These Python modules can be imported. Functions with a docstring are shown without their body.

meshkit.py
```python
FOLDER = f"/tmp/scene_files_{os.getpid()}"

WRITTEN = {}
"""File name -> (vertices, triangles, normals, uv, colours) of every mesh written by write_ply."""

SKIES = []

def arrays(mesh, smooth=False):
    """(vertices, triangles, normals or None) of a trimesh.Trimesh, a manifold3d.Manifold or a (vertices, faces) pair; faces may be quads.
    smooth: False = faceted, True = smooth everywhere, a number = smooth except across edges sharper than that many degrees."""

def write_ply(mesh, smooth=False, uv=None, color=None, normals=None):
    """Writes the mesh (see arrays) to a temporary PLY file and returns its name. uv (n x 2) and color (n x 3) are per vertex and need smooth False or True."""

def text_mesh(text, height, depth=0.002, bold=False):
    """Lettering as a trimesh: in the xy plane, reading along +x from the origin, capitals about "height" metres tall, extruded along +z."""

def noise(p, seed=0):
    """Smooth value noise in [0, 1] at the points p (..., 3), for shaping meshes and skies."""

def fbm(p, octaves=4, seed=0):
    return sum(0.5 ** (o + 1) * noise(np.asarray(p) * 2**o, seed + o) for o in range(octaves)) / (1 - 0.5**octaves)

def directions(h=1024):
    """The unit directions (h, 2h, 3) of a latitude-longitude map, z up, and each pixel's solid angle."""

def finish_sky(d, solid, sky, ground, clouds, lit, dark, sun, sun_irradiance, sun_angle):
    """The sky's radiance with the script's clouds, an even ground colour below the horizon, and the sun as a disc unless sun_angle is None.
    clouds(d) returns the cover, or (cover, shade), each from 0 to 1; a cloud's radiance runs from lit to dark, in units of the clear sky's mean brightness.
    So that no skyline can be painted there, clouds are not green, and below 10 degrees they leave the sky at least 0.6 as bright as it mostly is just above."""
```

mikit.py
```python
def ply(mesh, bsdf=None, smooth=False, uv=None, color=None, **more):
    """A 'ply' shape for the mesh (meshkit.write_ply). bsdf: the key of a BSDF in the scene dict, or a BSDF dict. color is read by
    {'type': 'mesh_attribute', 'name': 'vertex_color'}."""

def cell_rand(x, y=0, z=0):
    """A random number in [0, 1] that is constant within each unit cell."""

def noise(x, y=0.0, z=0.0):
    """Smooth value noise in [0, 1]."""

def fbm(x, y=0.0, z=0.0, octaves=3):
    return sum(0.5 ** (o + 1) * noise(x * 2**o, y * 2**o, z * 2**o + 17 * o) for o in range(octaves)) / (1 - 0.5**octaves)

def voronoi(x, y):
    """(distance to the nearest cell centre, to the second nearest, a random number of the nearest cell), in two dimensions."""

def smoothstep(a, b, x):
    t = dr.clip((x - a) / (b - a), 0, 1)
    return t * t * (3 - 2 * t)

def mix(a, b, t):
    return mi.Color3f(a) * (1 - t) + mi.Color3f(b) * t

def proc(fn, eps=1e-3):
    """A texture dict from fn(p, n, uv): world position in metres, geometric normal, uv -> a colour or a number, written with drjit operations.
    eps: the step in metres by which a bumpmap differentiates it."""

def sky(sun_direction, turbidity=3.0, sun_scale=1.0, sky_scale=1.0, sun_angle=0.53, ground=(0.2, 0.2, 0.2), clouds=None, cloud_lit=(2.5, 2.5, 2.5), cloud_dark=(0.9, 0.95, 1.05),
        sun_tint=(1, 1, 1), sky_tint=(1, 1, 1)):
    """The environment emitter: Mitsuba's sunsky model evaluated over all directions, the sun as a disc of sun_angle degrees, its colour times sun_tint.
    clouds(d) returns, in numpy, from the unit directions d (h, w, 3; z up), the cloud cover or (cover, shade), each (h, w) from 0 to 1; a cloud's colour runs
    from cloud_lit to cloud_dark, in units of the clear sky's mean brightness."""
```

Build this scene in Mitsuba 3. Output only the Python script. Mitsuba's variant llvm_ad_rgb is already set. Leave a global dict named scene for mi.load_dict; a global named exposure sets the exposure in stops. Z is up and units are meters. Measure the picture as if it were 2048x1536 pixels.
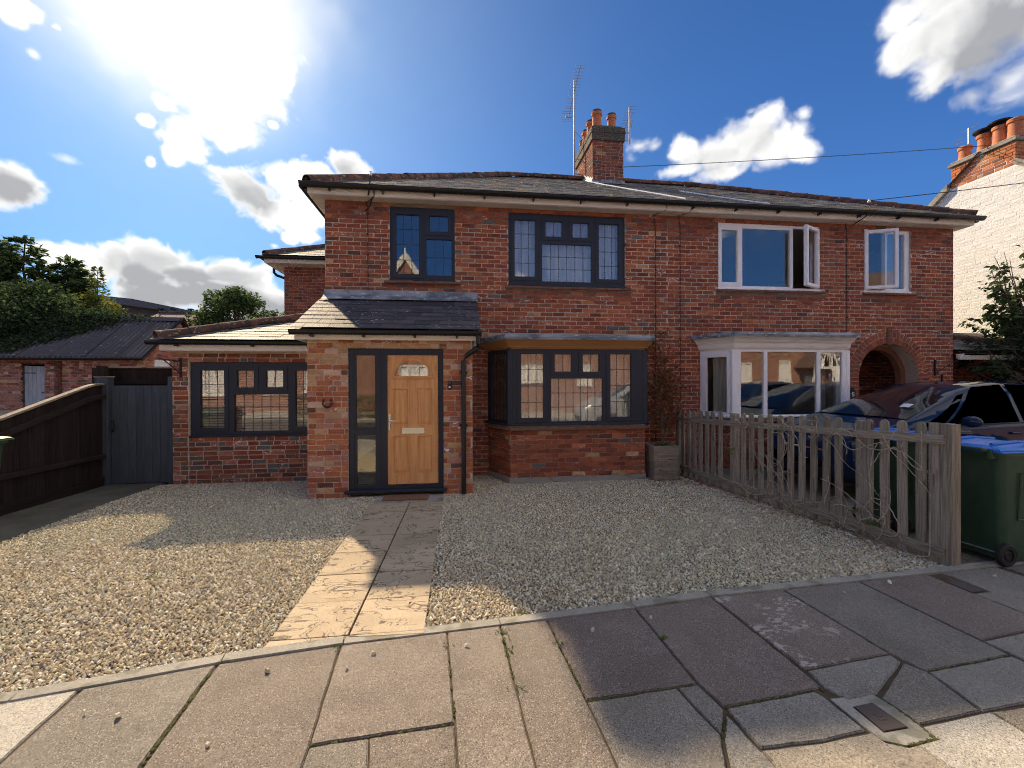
import math
import numpy as np
import trimesh
import drjit as dr
import mitsuba as mi
import mikit
import meshkit
from mikit import proc, noise, fbm, voronoi, cell_rand, smoothstep, mix
from shapely.geometry import Polygon, Point, LineString, MultiPoint, box as sbox
from shapely.ops import unary_union
from shapely import affinity

T = mi.ScalarTransform4f
rng = np.random.default_rng(11)
PI = math.pi
scene, labels = {}, {}

# ---------------------------------------------------------------- camera, sky, exposure
CAM = np.array([0.0, -7.555, 1.608])
FWD = np.array([0.12503492, 0.99214653, -0.00339614])
UP = np.array([0.00367275, 0.00296013, 0.99998887])
scene['camera'] = {
    'type': 'perspective', 'fov': 2 * math.degrees(math.atan(1024 / 872.01)), 'fov_axis': 'x',
    'to_world': T().look_at(origin=CAM.tolist(), target=(CAM + FWD).tolist(), up=UP.tolist()),
    'near_clip': 0.05, 'far_clip': 2000.0}
exposure = 2.5
SUN = np.array([-0.66, 1.14, 1.0])


def azel(az, el):
    """A direction from its bearing (degrees clockwise from straight at the houses) and its height above the horizon."""
    a, e = np.radians(az), np.radians(el)
    return np.array([np.sin(a) * np.cos(e), np.cos(a) * np.cos(e), np.sin(e)])


# cumulus: bearing, height, half-width, half-height (degrees), grey core
CLOUDS = [(-27.8, 34.3, 6.6, 5.5, 0), (-31.1, 35.9, 6.1, 4, 0), (-23.7, 30.8, 5.3, 3.9, 0), (-26.9, 27.8, 3.6, 2.5, 0), (-29.1, 28.8, 
          3.8, 2.4, 0), (-25.8, 25.9, 3.2, 2, 0), (-28.9, 23.7, 2.6, 1.9, 0), (-30.4, 22.3, 1.2, 1.1, 0), (-20.7, 31.1, 2.3, 2.1, 0), 
          (-31.4, 26.7, 1.4, 0.8, 0), (-32.8, 24.7, 0.8, 0.6, 0), (-21.5, 27.4, 0.7, 0.5, 0), (-32.3, 21.2, 0.5, 0.6, 0), (-38.1, 19.8, 
          0.9, 0.3, -1), (-23.7, 20.6, 4.1, 2.7, .75), (-20.7, 19.1, 4.1, 2.6, .2), (-18.6, 22.2, 3.7, 2, .1), (-16.5, 21, 3.3, 
          2.6, .1), (-12.8, 24.7, 2.5, 1.7, .6), (-15.9, 23.6, 2.2, 1, .1), (-18.7, 17.2, 2.1, 1.3, 0), (-20, 16.3, 1, 0.8, 0), (-21.5, 
          15.4, 0.6, 0.3, -0.5), (-41.8, 16.6, 2.4, 1.7, 1), (-41, 29.9, 1.5, 1, 0), (-41.7, 29.2, 1.1, 1.2, 0), (-40.5, 27, 0.5, 
          0.4, -0.3), (-38.9, 29.5, 0.3, 0.2, 0), (-37.9, 30.3, 0.7, 0.3, -1), (-39.1, 11.5, 2.2, 1.3, .1), (-37.2, 11.3, 2.4, 1.8, .2), 
          (-34.4, 12, 2.6, 1.7, .6), (-31.3, 12.8, 4, 1.7, .5), (-28.3, 11.7, 3.9, 2, .9), (-24.7, 12.2, 3.8, 1.8, .6), (-32.5, 11.1, 
          3.5, 1.9, 1), (-29.2, 9.5, 5.5, 2.1, 1), (-22.8, 10.2, 2.5, 2.8, .3), (-20.8, 9.6, 2, 2, .1), (-37.8, 8.7, 1.6, 1, .3), 
          (-32.5, 8.9, 2.7, 1.5, .9), (-39.6, 12, 1.2, 0.7, 0), (-26.6, 8.5, 2.7, 1.1, .5), (35.3, 25.5, 4.1, 2.6, .3), (32.7, 25.1, 
          4.8, 2.2, .35), (38.8, 24.8, 3.3, 2.1, .2), (28.9, 26.3, 2, 1.6, .1), (36.4, 27.2, 2.5, 1.5, .05), (35.9, 28.4, 0.8, 
          0.4, -0.4), (40.7, 23.9, 1.8, 1.3, .1), (40.9, 27, 0.8, 0.5, -0.4), (29.2, 24.2, 2.8, 0.8, .1), (33.3, 23.3, 3.2, 0.9, .2), 
          (23.6, 27.5, 1.6, 0.9, -0.5), (25.5, 27.2, 0.9, 0.7, -0.6), (22.7, 26.2, 0.9, 0.7, -0.8), (52.3, 29.5, 4.6, 2.8, .4), (54.2, 
          27.3, 3.4, 3.2, .7), (49.9, 29.8, 2.8, 2.2, .1), (48.9, 29.1, 1.8, 1.5, 0), (51.7, 26.6, 2.7, 1.7, .3), (55.4, 28.8, 3.8, 
          3.7, .8), (54.2, 24, 1.8, 1.1, -0.6), (48.9, 32, 2.2, 1.4, .05), (52, 33.1, 4, 2.6, .3), (56.3, 24.3, 1.7, 2.1, -0.5),
          (-27.0, 9.6, 9.0, 2.5, 1.4), (-21.0, 8.2, 9.5, 3.0, 1.4), (-16.5, 6.5, 6.5, 2.4, 1.1), (146, 20.5, 9.0, 5.0, 0.5), (135, 22, 8, 5, 0.5), (152, 25, 6, 4, 0.4), (168, 11.5, 4.0, 2.0, 0.2), (172, 13, 3, 1.6, 0.1), (199, 27, 5, 3, 0.2), (118, 17, 7, 4, 0.3), (222, 20, 8, 4, 0.4)]


def cumulus(d):
    """Cloud cover and shade: the banks in view by bearing and height, and a broken field of the same cumulus over the rest of the sky."""
    az = np.degrees(np.arctan2(d[..., 0], d[..., 1]))
    el = np.degrees(np.arcsin(np.clip(d[..., 2], -1, 1)))
    q = np.stack([az / 6.0, el / 5.0, az * 0], -1)
    wx, wy = meshkit.fbm(q * 1.3 + 3.1, 6) - 0.5, meshkit.fbm(q * 1.3 + 19.7, 6) - 0.5
    qw = q + np.stack([wx, wy, wx * 0], -1) * 0.9
    puff = meshkit.fbm(qw * 2.4 + 7.7, 6) - 0.5
    fine = meshkit.fbm(qw * 8.0 + 2.7, 5) - 0.5
    best, dark, wisp = np.full(az.shape, -9.0), np.zeros(az.shape), np.zeros(az.shape)
    for a, e, w, h, g in CLOUDS:
        da = ((az - a + 180) % 360 - 180 + wx * min(3.6, w * 1.3)) / w
        de = (el - e + wy * min(3.4, h * 1.4)) / h
        rad = np.sqrt(da ** 2 + de ** 2)
        f = 1.0 - rad if g >= 0 else 0.62 - 0.62 * rad
        best = np.maximum(best, f)
        if g > 0:
            dark = np.maximum(dark, g * np.clip(1.5 - np.sqrt(da ** 2 + (de + .25) ** 2) * 1.3, 0, 1))
        if g < 0:
            wisp = np.maximum(wisp, -g * np.clip(1.6 - rad, 0, 1))
    best = best + 0.10 + puff * 1.25 + fine * 0.60
    away = np.clip((np.abs(az) - 62) / 12, 0, 1) + np.clip((el - 46) / 6, 0, 1)
    q2 = np.stack([d[..., 0], d[..., 1], d[..., 2] * 1.6], -1)
    field = meshkit.fbm(q2 * 2.3 + 11, 7) + 0.16 * puff - 0.46 - 0.3 * np.clip((np.abs(az) - 125) / 15, 0, 1) * np.clip((42 - el) / 8, 0, 1)
    best = np.where(away > 0, np.maximum(best, np.minimum(away, 1) * field * 6.0 - (1 - np.minimum(away, 1)) * 2), best)
    dark = np.maximum(dark, np.where(away > 0, np.clip(field * 4.0 - 0.35, 0, 0.7), 0))
    cover = np.clip(best / (0.38 + 0.5 * wisp + 0.30 * (np.abs(az) < 62) * (az > 5)), 0, 1)
    cover = cover * cover * (3 - 2 * cover) * (1 - 0.45 * np.clip(wisp, 0, 1))
    body = meshkit.fbm(qw * 3.1 + 31, 5) - 0.5
    shade = np.clip(dark * 1.25 + body * 0.45 * (dark > 0.03) * np.clip(dark * 3, 0, 1) + np.clip(body - .05, 0, 1) * .5 * (az > 5), 0, 1) * np.clip((best - .08) * 2.4, 0, 1)
    # the thin bright cloud in front of the sun, thinning out all round it
    s = SUN / np.linalg.norm(SUN)
    off = np.degrees(np.arccos(np.clip(d @ s, -1, 1))) + 2.2 * (wx + wy) + 1.5 * puff
    veil = np.exp(-np.clip(off - 4.5, 0, 90) ** 2 / (2 * 4.0 ** 2)) * .97 + .16 * np.exp(-off ** 2 / (2 * 17.0 ** 2))
    veil = np.clip(veil, 0, 1)
    return 1 - (1 - cover) * (1 - veil), shade * (1 - veil)


scene['sky'] = mikit.sky(SUN.tolist(), turbidity=3.0, sun_scale=1.05, sky_scale=0.85, sun_angle=1.3, clouds=cumulus, cloud_lit=(5.0, 4.95, 4.8), cloud_dark=(1.7, 1.75, 1.85),
                         ground=(0.2, 0.19, 0.18), sky_tint=(0.27, 0.50, 0.83), sun_tint=(1.0, 0.975, 0.92))

# ---------------------------------------------------------------- materials


def rgb(*c):
    return {'type': 'rgb', 'value': list(c)}


def plain(key, c, rough=0.6, **more):
    scene[key + '_material'] = {'type': 'twosided', 'bsdf': {'type': 'principled', 'base_color': rgb(*c), 'roughness': rough, 'specular': 0.4, **more}}


def textured(key, fn, rough=0.85, spec=0.25, **more):
    scene[key + '_material'] = {'type': 'twosided', 'bsdf': {'type': 'principled', 'base_color': proc(fn), 'roughness': rough, 'specular': spec, **more}}


def bumped(key, fn, bump, rough=0.85, spec=0.25, eps=2e-3, **more):
    scene[key + '_material'] = {'type': 'twosided', 'bsdf': {'type': 'bumpmap', 'arbitrary': proc(bump, eps), 'scale': 1.0, 'bsdf': {
        'type': 'principled', 'base_color': proc(fn), 'roughness': rough, 'specular': spec, **more}}}


BRICKS = [(.310, .096, .052), (.232, .070, .045), (.385, .138, .068), (.220, .100, .062), (.135, .068, .056), (.45, .275, .145), (.14, .125, .115), (.50, .34, .26),
          (.70, .71, .71), (.52, .19, .080), (.36, .17, .135), (.36, .16, .12), (.090, .078, .070)]
RED, DARK, ORANGE, BROWN, BURNT, TAN, GREY, PALE, WHITE, POTTERY, PINK, LIMED, SOOT = range(13)


def pick(u, table):
    """The table's colour number u, where u is (number + 0.5) / 16."""
    k = dr.floor(u * 16.0)
    c = mi.Color3f(table[0])
    for i, t in enumerate(table[1:], 1):
        c = dr.select(k == i, mi.Color3f(t), c)
    return c


def brick_colour(p, n, uv):
    c = pick(uv.x, BRICKS)
    k = dr.floor(uv.x * 16.0)
    o = uv.y * 37.0
    coarse = fbm(p.x * 9 + o, p.y * 9, p.z * 14, 3)
    grain = noise(p.x * 210, p.y * 210, p.z * 210)
    c = dr.select(k == WHITE, c * (.90 + .10 * uv.y), c * (0.68 + 0.26 * uv.y + 0.38 * coarse)) * (0.88 + 0.24 * grain)
    burn = smoothstep(0.60, 0.80, fbm(p.x * 6 + o * 2, p.y * 6, p.z * 11 + 5, 3))
    c = mix(c, c * mi.Color3f(.55, .60, .68), dr.select((k < 6.5), burn * 0.6, 0.0))
    blotch = fbm(p.x * 34 + o, p.y * 34, p.z * 50, 3)
    lime = smoothstep(0.60, 0.66, blotch) * smoothstep(0.47, 0.56, fbm(p.x * 5 + o, p.y * 5, p.z * 8, 2))
    c = mix(c, mi.Color3f(.72, .70, .66), dr.select(k == LIMED, lime, dr.select(k < 6.5, lime * smoothstep(.80, .9, uv.y) * 0.75, 0.0)))
    lichen = smoothstep(0.55, 0.62, blotch)
    c = mix(c, mi.Color3f(.22, .19, .10), dr.select(k == SOOT, lichen * 0.7, 0.0))
    c = mix(c, mi.Color3f(.70, .70, .67), dr.select(k == WHITE, smoothstep(.58, .75, fbm(p.x * 3, p.y * 3, p.z * 1.2, 4)) * .5, 0.0))
    return c


textured('brick', brick_colour, 0.88, 0.2)


def mortar_colour(p, n, uv):
    g = fbm(p.x * 22, p.y * 22, p.z * 22, 3)
    big = fbm(p.x * 1.3, p.y * 1.3 + 7, p.z * 1.3, 3)
    c = mix((.43, .35, .275), (.60, .50, .405), g)
    return c * (0.60 + 0.65 * big) * (.88 + .24 * noise(p.x * 260, p.y * 260, p.z * 260))


textured('mortar', mortar_colour, 0.95, 0.1)
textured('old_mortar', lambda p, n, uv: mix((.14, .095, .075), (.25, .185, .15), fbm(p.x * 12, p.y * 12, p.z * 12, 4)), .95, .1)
textured('white_mortar', lambda p, n, uv: mix((.70, .70, .68), (.80, .80, .78), fbm(p.x * 6, p.y * 6, p.z * 6, 3)), .9, .15)

SLATES = [(.050, .050, .060), (.064, .063, .074), (.082, .080, .088), (.075, .068, .078), (.125, .125, .125), (.105, .11, .09), (.20, .125, .055), (.15, .145, .135)]


def slate_colour(p, n, uv):
    c = pick(uv.x, SLATES)
    o = uv.y * 23.0
    c = c * (.72 + .36 * uv.y + .3 * fbm(p.x * 8 + o, p.y * 8, p.z * 8, 3)) * (.9 + .2 * noise(p.x * 160, p.y * 160, p.z * 160))
    spots = smoothstep(.83, .88, noise(p.x * 34 + o, p.y * 34, p.z * 34)) * smoothstep(.48, .62, fbm(p.x * 2.2, p.y * 2.2, p.z * 2.2, 2))
    return mix(c, mi.Color3f(.58, .58, .52), spots * .8)


textured('slate', slate_colour, 0.68, 0.2)


def ridge_colour(p, n, uv):
    g = fbm(p.x * 7, p.y * 7, p.z * 7, 4)
    c = mix((.075, .055, .048), (.19, .095, .07), smoothstep(.35, .7, g))
    return mix(c, mi.Color3f(.33, .31, .24), smoothstep(.66, .74, fbm(p.x * 25, p.y * 25, p.z * 25, 3))) * (.85 + .3 * noise(p.x * 120, p.y * 120, p.z * 120))


textured('ridge_clay', ridge_colour, .9, .15)

GRAVELS = [(.62, .545, .385), (.75, .68, .51), (.53, .455, .31), (.45, .385, .28), (.65, .55, .345), (.82, .78, .67), (.27, .235, .185), (.50, .395, .26), (.52, .50, .36), (.46, .425, .375)]


def gravel_colour(p, n, uv):
    c = pick(uv.x, GRAVELS)
    return c * (.72 + .42 * uv.y) * (.84 + .32 * fbm(p.x * 95, p.y * 95, p.z * 95, 2))


textured('pebble', gravel_colour, .8, .25)
textured('gravel_bed', lambda p, n, uv: mix((.09, .075, .058), (.26, .22, .17), fbm(p.x * 42, p.y * 42, 0, 3)) * (.7 + .6 * noise(p.x * 110, p.y * 110)), .95, .1)

SLABS = [(.165, .132, .116), (.174, .148, .126), (.225, .210, .188), (.180, .146, .126), (.262, .230, .185), (.190, .170, .145), (.36, .34, .30)]


def pavement_colour(p, n, uv):
    c = pick(uv.x, SLABS)
    o = uv.y * 19.0
    near, _, which = voronoi(p.x * 215 + o, p.y * 215)
    c = c * (.70 + .36 * fbm(p.x * 2.6 + o, p.y * 2.6, 0, 4) + .18 * uv.y) * (.66 + .68 * which)
    c = mix(c, mi.Color3f(.55, .50, .43), smoothstep(.92, .97, which) * .32)
    c = mix(c, c * .45, smoothstep(.09, .04, which) * .6)
    k = dr.floor(uv.x * 16.0)
    stain = smoothstep(.50, .62, fbm(p.x * 30 + 5, p.y * 44, 0, 4)) * smoothstep(.46, .60, fbm(p.x * 4.2 + 1, p.y * 6, 0, 2))
    c = mix(c, mi.Color3f(.60, .57, .53), stain * dr.select(k == 3, .42, .05))
    damp = smoothstep(.60, .76, fbm(p.x * 3.4 + 40, p.y * 3.4, 0, 3))
    return mix(c, c * .88, damp)


bumped('pavement_slab', pavement_colour, lambda p, n, uv: .0022 * noise(p.x * 150, p.y * 150) + .004 * fbm(p.x * 30, p.y * 30, 0, 2), .85, .25)


def flag_relief(p):
    a = fbm(p.x * 5.0 + 3 * fbm(p.x * 3, p.y * 3), p.y * 9.0, 0, 4)
    return a


def flag_colour(p, n, uv):
    a = flag_relief(p)
    c = mix((.36, .285, .195), (.47, .385, .275), a) * (.84 + .2 * uv.y)
    line = smoothstep(.030, .010, dr.abs(a - .47)) * smoothstep(.32, .42, fbm(p.x * 7 + 9, p.y * 7, 0, 2)) + smoothstep(.024, .008, dr.abs(a - .60)) * smoothstep(.36, .46, fbm(p.x * 6 + 29, p.y * 6, 0, 2))
    c = mix(c, mi.Color3f(.10, .08, .065), dr.clip(line, 0, 1) * .85)
    c = mix(c, c * mi.Color3f(.72, .74, .76), smoothstep(.45, .75, fbm(p.x * 1.7, p.y * 1.7 + 3, 0, 3)) * .7)
    return c * (.86 + .28 * noise(p.x * 150, p.y * 150))


bumped('sandstone_flag', flag_colour, lambda p, n, uv: .010 * flag_relief(p) + .001 * noise(p.x * 130, p.y * 130), .85, .2)


def concrete_colour(p, n, uv):
    c = mix((.22, .21, .185), (.36, .34, .30), fbm(p.x * 4, p.y * 4, p.z * 4, 4)) * (.78 + .42 * noise(p.x * 140, p.y * 140, p.z * 140))
    return mix(c, mi.Color3f(.13, .13, .09), smoothstep(.56, .70, fbm(p.x * 9, p.y * 9, p.z * 9, 4)) * .6)


textured('concrete', concrete_colour, .9, .2)
textured('asphalt', lambda p, n, uv: mi.Color3f(.055, .054, .052) * (.6 + .8 * noise(p.x * 90, p.y * 90)) * (.8 + .4 * fbm(p.x, p.y, 0, 3)), .9, .2)
textured('soil', lambda p, n, uv: mix((.05, .038, .028), (.12, .09, .06), fbm(p.x * 14, p.y * 14, p.z * 14, 4)), .95, .1)


def grain(p, uv, across, along):
    """Wood grain: along z where uv.x < 1/3, along y where < 2/3, else along x."""
    a = dr.select(uv.x < .333, p.z, dr.select(uv.x < .667, p.y, p.x))
    b = dr.select(uv.x < .333, p.x, dr.select(uv.x < .667, p.x, p.y))
    c = dr.select(uv.x < .333, p.y, p.z)
    o = uv.y * 31.0
    warp = fbm(a * along * 1.2 + o, b * 3, c * 3, 2) * 1.4
    return fbm(a * along + o, b * across + warp * 1.6 + o, c * across + warp * 1.6, 3), fbm(a * 2.2 + o, b * 9, c * 9, 3), noise(a * 7 + o, b * 24, c * 24)


def weathered_colour(p, n, uv):
    g, big, knot = grain(p, uv, 85, 4)
    c = mix((.175, .145, .112), (.315, .268, .215), smoothstep(.25, .75, g)) * (.72 + .3 * uv.y + .3 * big)
    c = mix(c, mi.Color3f(.085, .06, .045), smoothstep(.83, .91, knot) * .75)
    return mix(c, mi.Color3f(.20, .21, .12), smoothstep(.60, .74, big) * .35)


textured('weathered_wood', weathered_colour, .85, .2)


def creosote_colour(p, n, uv):
    g, big, knot = grain(p, uv, 60, 3)
    return mix((.017, .013, .013), (.044, .033, .031), g) * (.7 + .3 * uv.y + .4 * big)


textured('dark_wood', creosote_colour, .95, .04)


def gate_colour(p, n, uv):
    g, big, knot = grain(p, uv, 50, 3)
    return mix((.050, .062, .080), (.084, .099, .121), g) * (.8 + .2 * uv.y + .2 * big)


textured('painted_gate', gate_colour, .75, .12)


def oak_colour(p, n, uv):
    g, big, knot = grain(p, uv, 55, 2.2)
    c = mix((.57, .27, .098), (.68, .36, .148), smoothstep(.3, .7, g)) * (.80 + .36 * big)
    return mix(c, mi.Color3f(.36, .145, .05), smoothstep(.80, .92, knot) * .5)


textured('oak_door', oak_colour, .45, .4)
textured('blue_boards', lambda p, n, uv: mix((.30, .34, .38), (.50, .54, .57), grain(p, uv, 45, 2)[0]) * (.85 + .15 * uv.y), .8, .2)


def lead_colour(p, n, uv):
    g = fbm(p.x * 5, p.y * 5, p.z * 9, 4)
    c = mix((.10, .12, .145), (.27, .30, .34), smoothstep(.3, .7, g))
    return mix(c, mi.Color3f(.55, .56, .56), smoothstep(.60, .72, fbm(p.x * 17, p.y * 17, p.z * 30, 4)) * .7)


bumped('lead', lead_colour, lambda p, n, uv: .012 * fbm(p.x * 9, p.y * 9, p.z * 14, 3), .55, .5)


def whitewood_colour(p, n, uv):
    c = mix((.70, .66, .60), (.80, .77, .72), fbm(p.x * 3, p.y * 3, p.z * 3, 3))
    dirt = smoothstep(.56, .75, fbm(p.x * 2.5, p.y * 2.5 + 4, p.z * 18, 4))
    return mix(c, mi.Color3f(.42, .36, .29), dirt * .45)


textured('white_board', whitewood_colour, .6, .3)
textured('soffit_paint', lambda p, n, uv: mix((.55, .51, .46), (.66, .62, .57), fbm(p.x * 2, p.y * 5, p.z * 5, 3)), .8, .2)
textured('ochre_board', lambda p, n, uv: mix((.33, .165, .062), (.40, .21, .085), fbm(p.x * 5, p.y * 5, p.z * 9, 3)), .6, .3)
textured('corrugated_sheet', lambda p, n, uv: mix(mix((.050, .047, .058), (.090, .085, .100), fbm(p.x * 2, p.y * 2, p.z * 2, 4)), (.30, .30, .27), smoothstep(.84, .89, noise(p.x * 17, p.y * 17, p.z * 17)) * .7), .75, .3)
def far_brick_colour(p, n, uv):
    row = p.z / .075
    k = dr.floor(row)
    col = p.x / .225 + .5 * (k - 2 * dr.floor(k * .5))
    c = mix((.22, .085, .06), (.32, .15, .10), cell_rand(dr.floor(col), k, dr.floor(p.y * 2)))
    joint = dr.maximum(smoothstep(.40, .46, dr.abs(row - k - .5)), smoothstep(.465, .49, dr.abs(col - dr.floor(col) - .5)))
    return mix(c, (.58, .50, .42), joint)


textured('far_brick', far_brick_colour, .9, .2)
textured('far_roof', lambda p, n, uv: mix((.10, .075, .07), (.19, .13, .11), fbm(p.x * 3, p.y * 3, p.z * 9, 3)), .85, .2)
textured('terracotta', lambda p, n, uv: mix((.42, .135, .06), (.56, .21, .10), fbm(p.x * 6, p.y * 6, p.z * 6, 3)), .75, .3)
textured('sill_tile', lambda p, n, uv: mix((.12, .062, .048), (.25, .135, .10), fbm(p.x * 11, p.y * 11, p.z * 11, 4)), .85, .2)
LEAVES = [(.080, .125, .048), (.120, .170, .055), (.060, .092, .045), (.16, .18, .035), (.22, .19, .045), (.23, .065, .035), (.32, .115, .045), (.29, .165, .075), (.12, .18, .045), (.034, .050, .028)]


def leaf_colour(p, n, uv):
    return pick(uv.x, LEAVES) * (.65 + .7 * uv.y)


textured('leaf', leaf_colour, .5, .4)
scene['leaf_thin_material'] = {'type': 'principledthin', 'base_color': proc(leaf_colour), 'roughness': .5, 'diff_trans': .8, 'eta': 1.4}
textured('bark', lambda p, n, uv: mix((.07, .05, .038), (.17, .13, .10), fbm(p.x * 30, p.y * 30, p.z * 6, 3)), .95, .1)
textured('dry_stem', lambda p, n, uv: mix((.24, .19, .14), (.50, .43, .34), fbm(p.x * 25, p.y * 25, p.z * 25, 2)), .9, .15)
textured('moss', lambda p, n, uv: mix((.035, .040, .016), (.10, .10, .035), fbm(p.x * 40, p.y * 40, p.z * 40, 3)), .95, .1)
textured('curtain_cloth', lambda p, n, uv: pick(uv.x, [(.72, .71, .69), (.46, .45, .42), (.40, .36, .32), (.62, .60, .56)]) * (.9 + .2 * noise(p.x * 40, p.y * 40, p.z * 3)), .95, .1)
textured('coir', lambda p, n, uv: mix((.12, .065, .04), (.24, .14, .09), noise(p.x * 220, p.y * 220, p.z * 30)), .95, .1)

plain('anthracite', (.017, .024, .040), .5)
plain('black_plastic', (.014, .015, .018), .35)
plain('black_iron', (.015, .015, .016), .5)
plain('white_plastic', (.80, .81, .84), .3)
plain('cream_plastic', (.70, .71, .68), .4)
plain('lead_strip', (.035, .035, .038), .5)
plain('plaster', (.40, .38, .35), .9)
plain('dim_plaster', (.22, .21, .20), .9)
plain('chrome', (.80, .80, .80), .18, metallic=1.0)
plain('roof_grey', (.11, .11, .12), .75)
textured('worn_concrete', lambda p, n, uv: mix((.070, .066, .052), (.135, .128, .105), fbm(p.x * 5, p.y * 5, p.z * 5, 4)) * (.8 + .4 * noise(p.x * 140, p.y * 140)), .9, .15)
plain('steel', (.45, .45, .46), .35, metallic=1.0)
plain('alu', (.42, .42, .43), .45, metallic=.8)
textured('bin_green', lambda p, n, uv: mix((.026, .060, .034), (.046, .078, .052), smoothstep(.45, .75, fbm(p.x * 4, p.y * 4, p.z * 2.5, 4))) * (.9 + .2 * noise(p.x * 60, p.y * 60, p.z * 9)), .45, .35)
plain('lid_blue', (.020, .155, .55), .35)
plain('lid_green', (.06, .12, .07), .35)
plain('rubber', (.014, .014, .015), .7)
scene['car_paint_material'] = {'type': 'twosided', 'bsdf': {'type': 'plastic', 'diffuse_reflectance': rgb(.009, .024, .064), 'int_ior': 1.36}}
plain('silver_paint', (.42, .43, .44), .3, clearcoat=1.0, clearcoat_gloss=.95, metallic=.4)
plain('white_paint', (.78, .78, .76), .5)
plain('blind_slat', (.60, .47, .38), .6)
plain('brown_cover', (.075, .058, .052), .7)
plain('paper', (.72, .73, .74), .8)
scene['dark_glass_material'] = {'type': 'plastic', 'diffuse_reflectance': rgb(.004, .009, .020), 'int_ior': 1.75}
scene['pane_glass_material'] = {'type': 'thindielectric', 'int_ior': 1.95, 'specular_transmittance': rgb(.80, .83, .82)}
scene['lamp_glass_material'] = {'type': 'thindielectric', 'int_ior': 1.6}

# ---------------------------------------------------------------- helpers


TAKEN = {}


def uniq(key):
    """The key, or the key with the next three-digit number."""
    n = TAKEN.get(key, 0)
    TAKEN[key] = n + 1
    return key if n == 0 else f'{key}_{n:03d}'


def thing(name, label, category, group=None, kind=None):
    key = uniq(name)
    labels[key] = {'label': label, 'category': category}
    if group:
        labels[key]['group'] = group
    if kind:
        labels[key]['kind'] = kind
    return key


def ground(name, label=None):
    key = uniq(name)
    labels[key] = {'kind': 'structure'}
    if label:
        labels[key]['label'] = label
    return key


def join(meshes):
    """One (vertices, triangles) pair of many."""
    vs, fs, n = [], [], 0
    for m in meshes:
        v, f = (np.asarray(m.vertices), np.asarray(m.faces)) if hasattr(m, 'vertices') else m
        vs.append(v)
        fs.append(f + n)
        n += len(v)
    return np.vstack(vs), np.vstack(fs)


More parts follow.
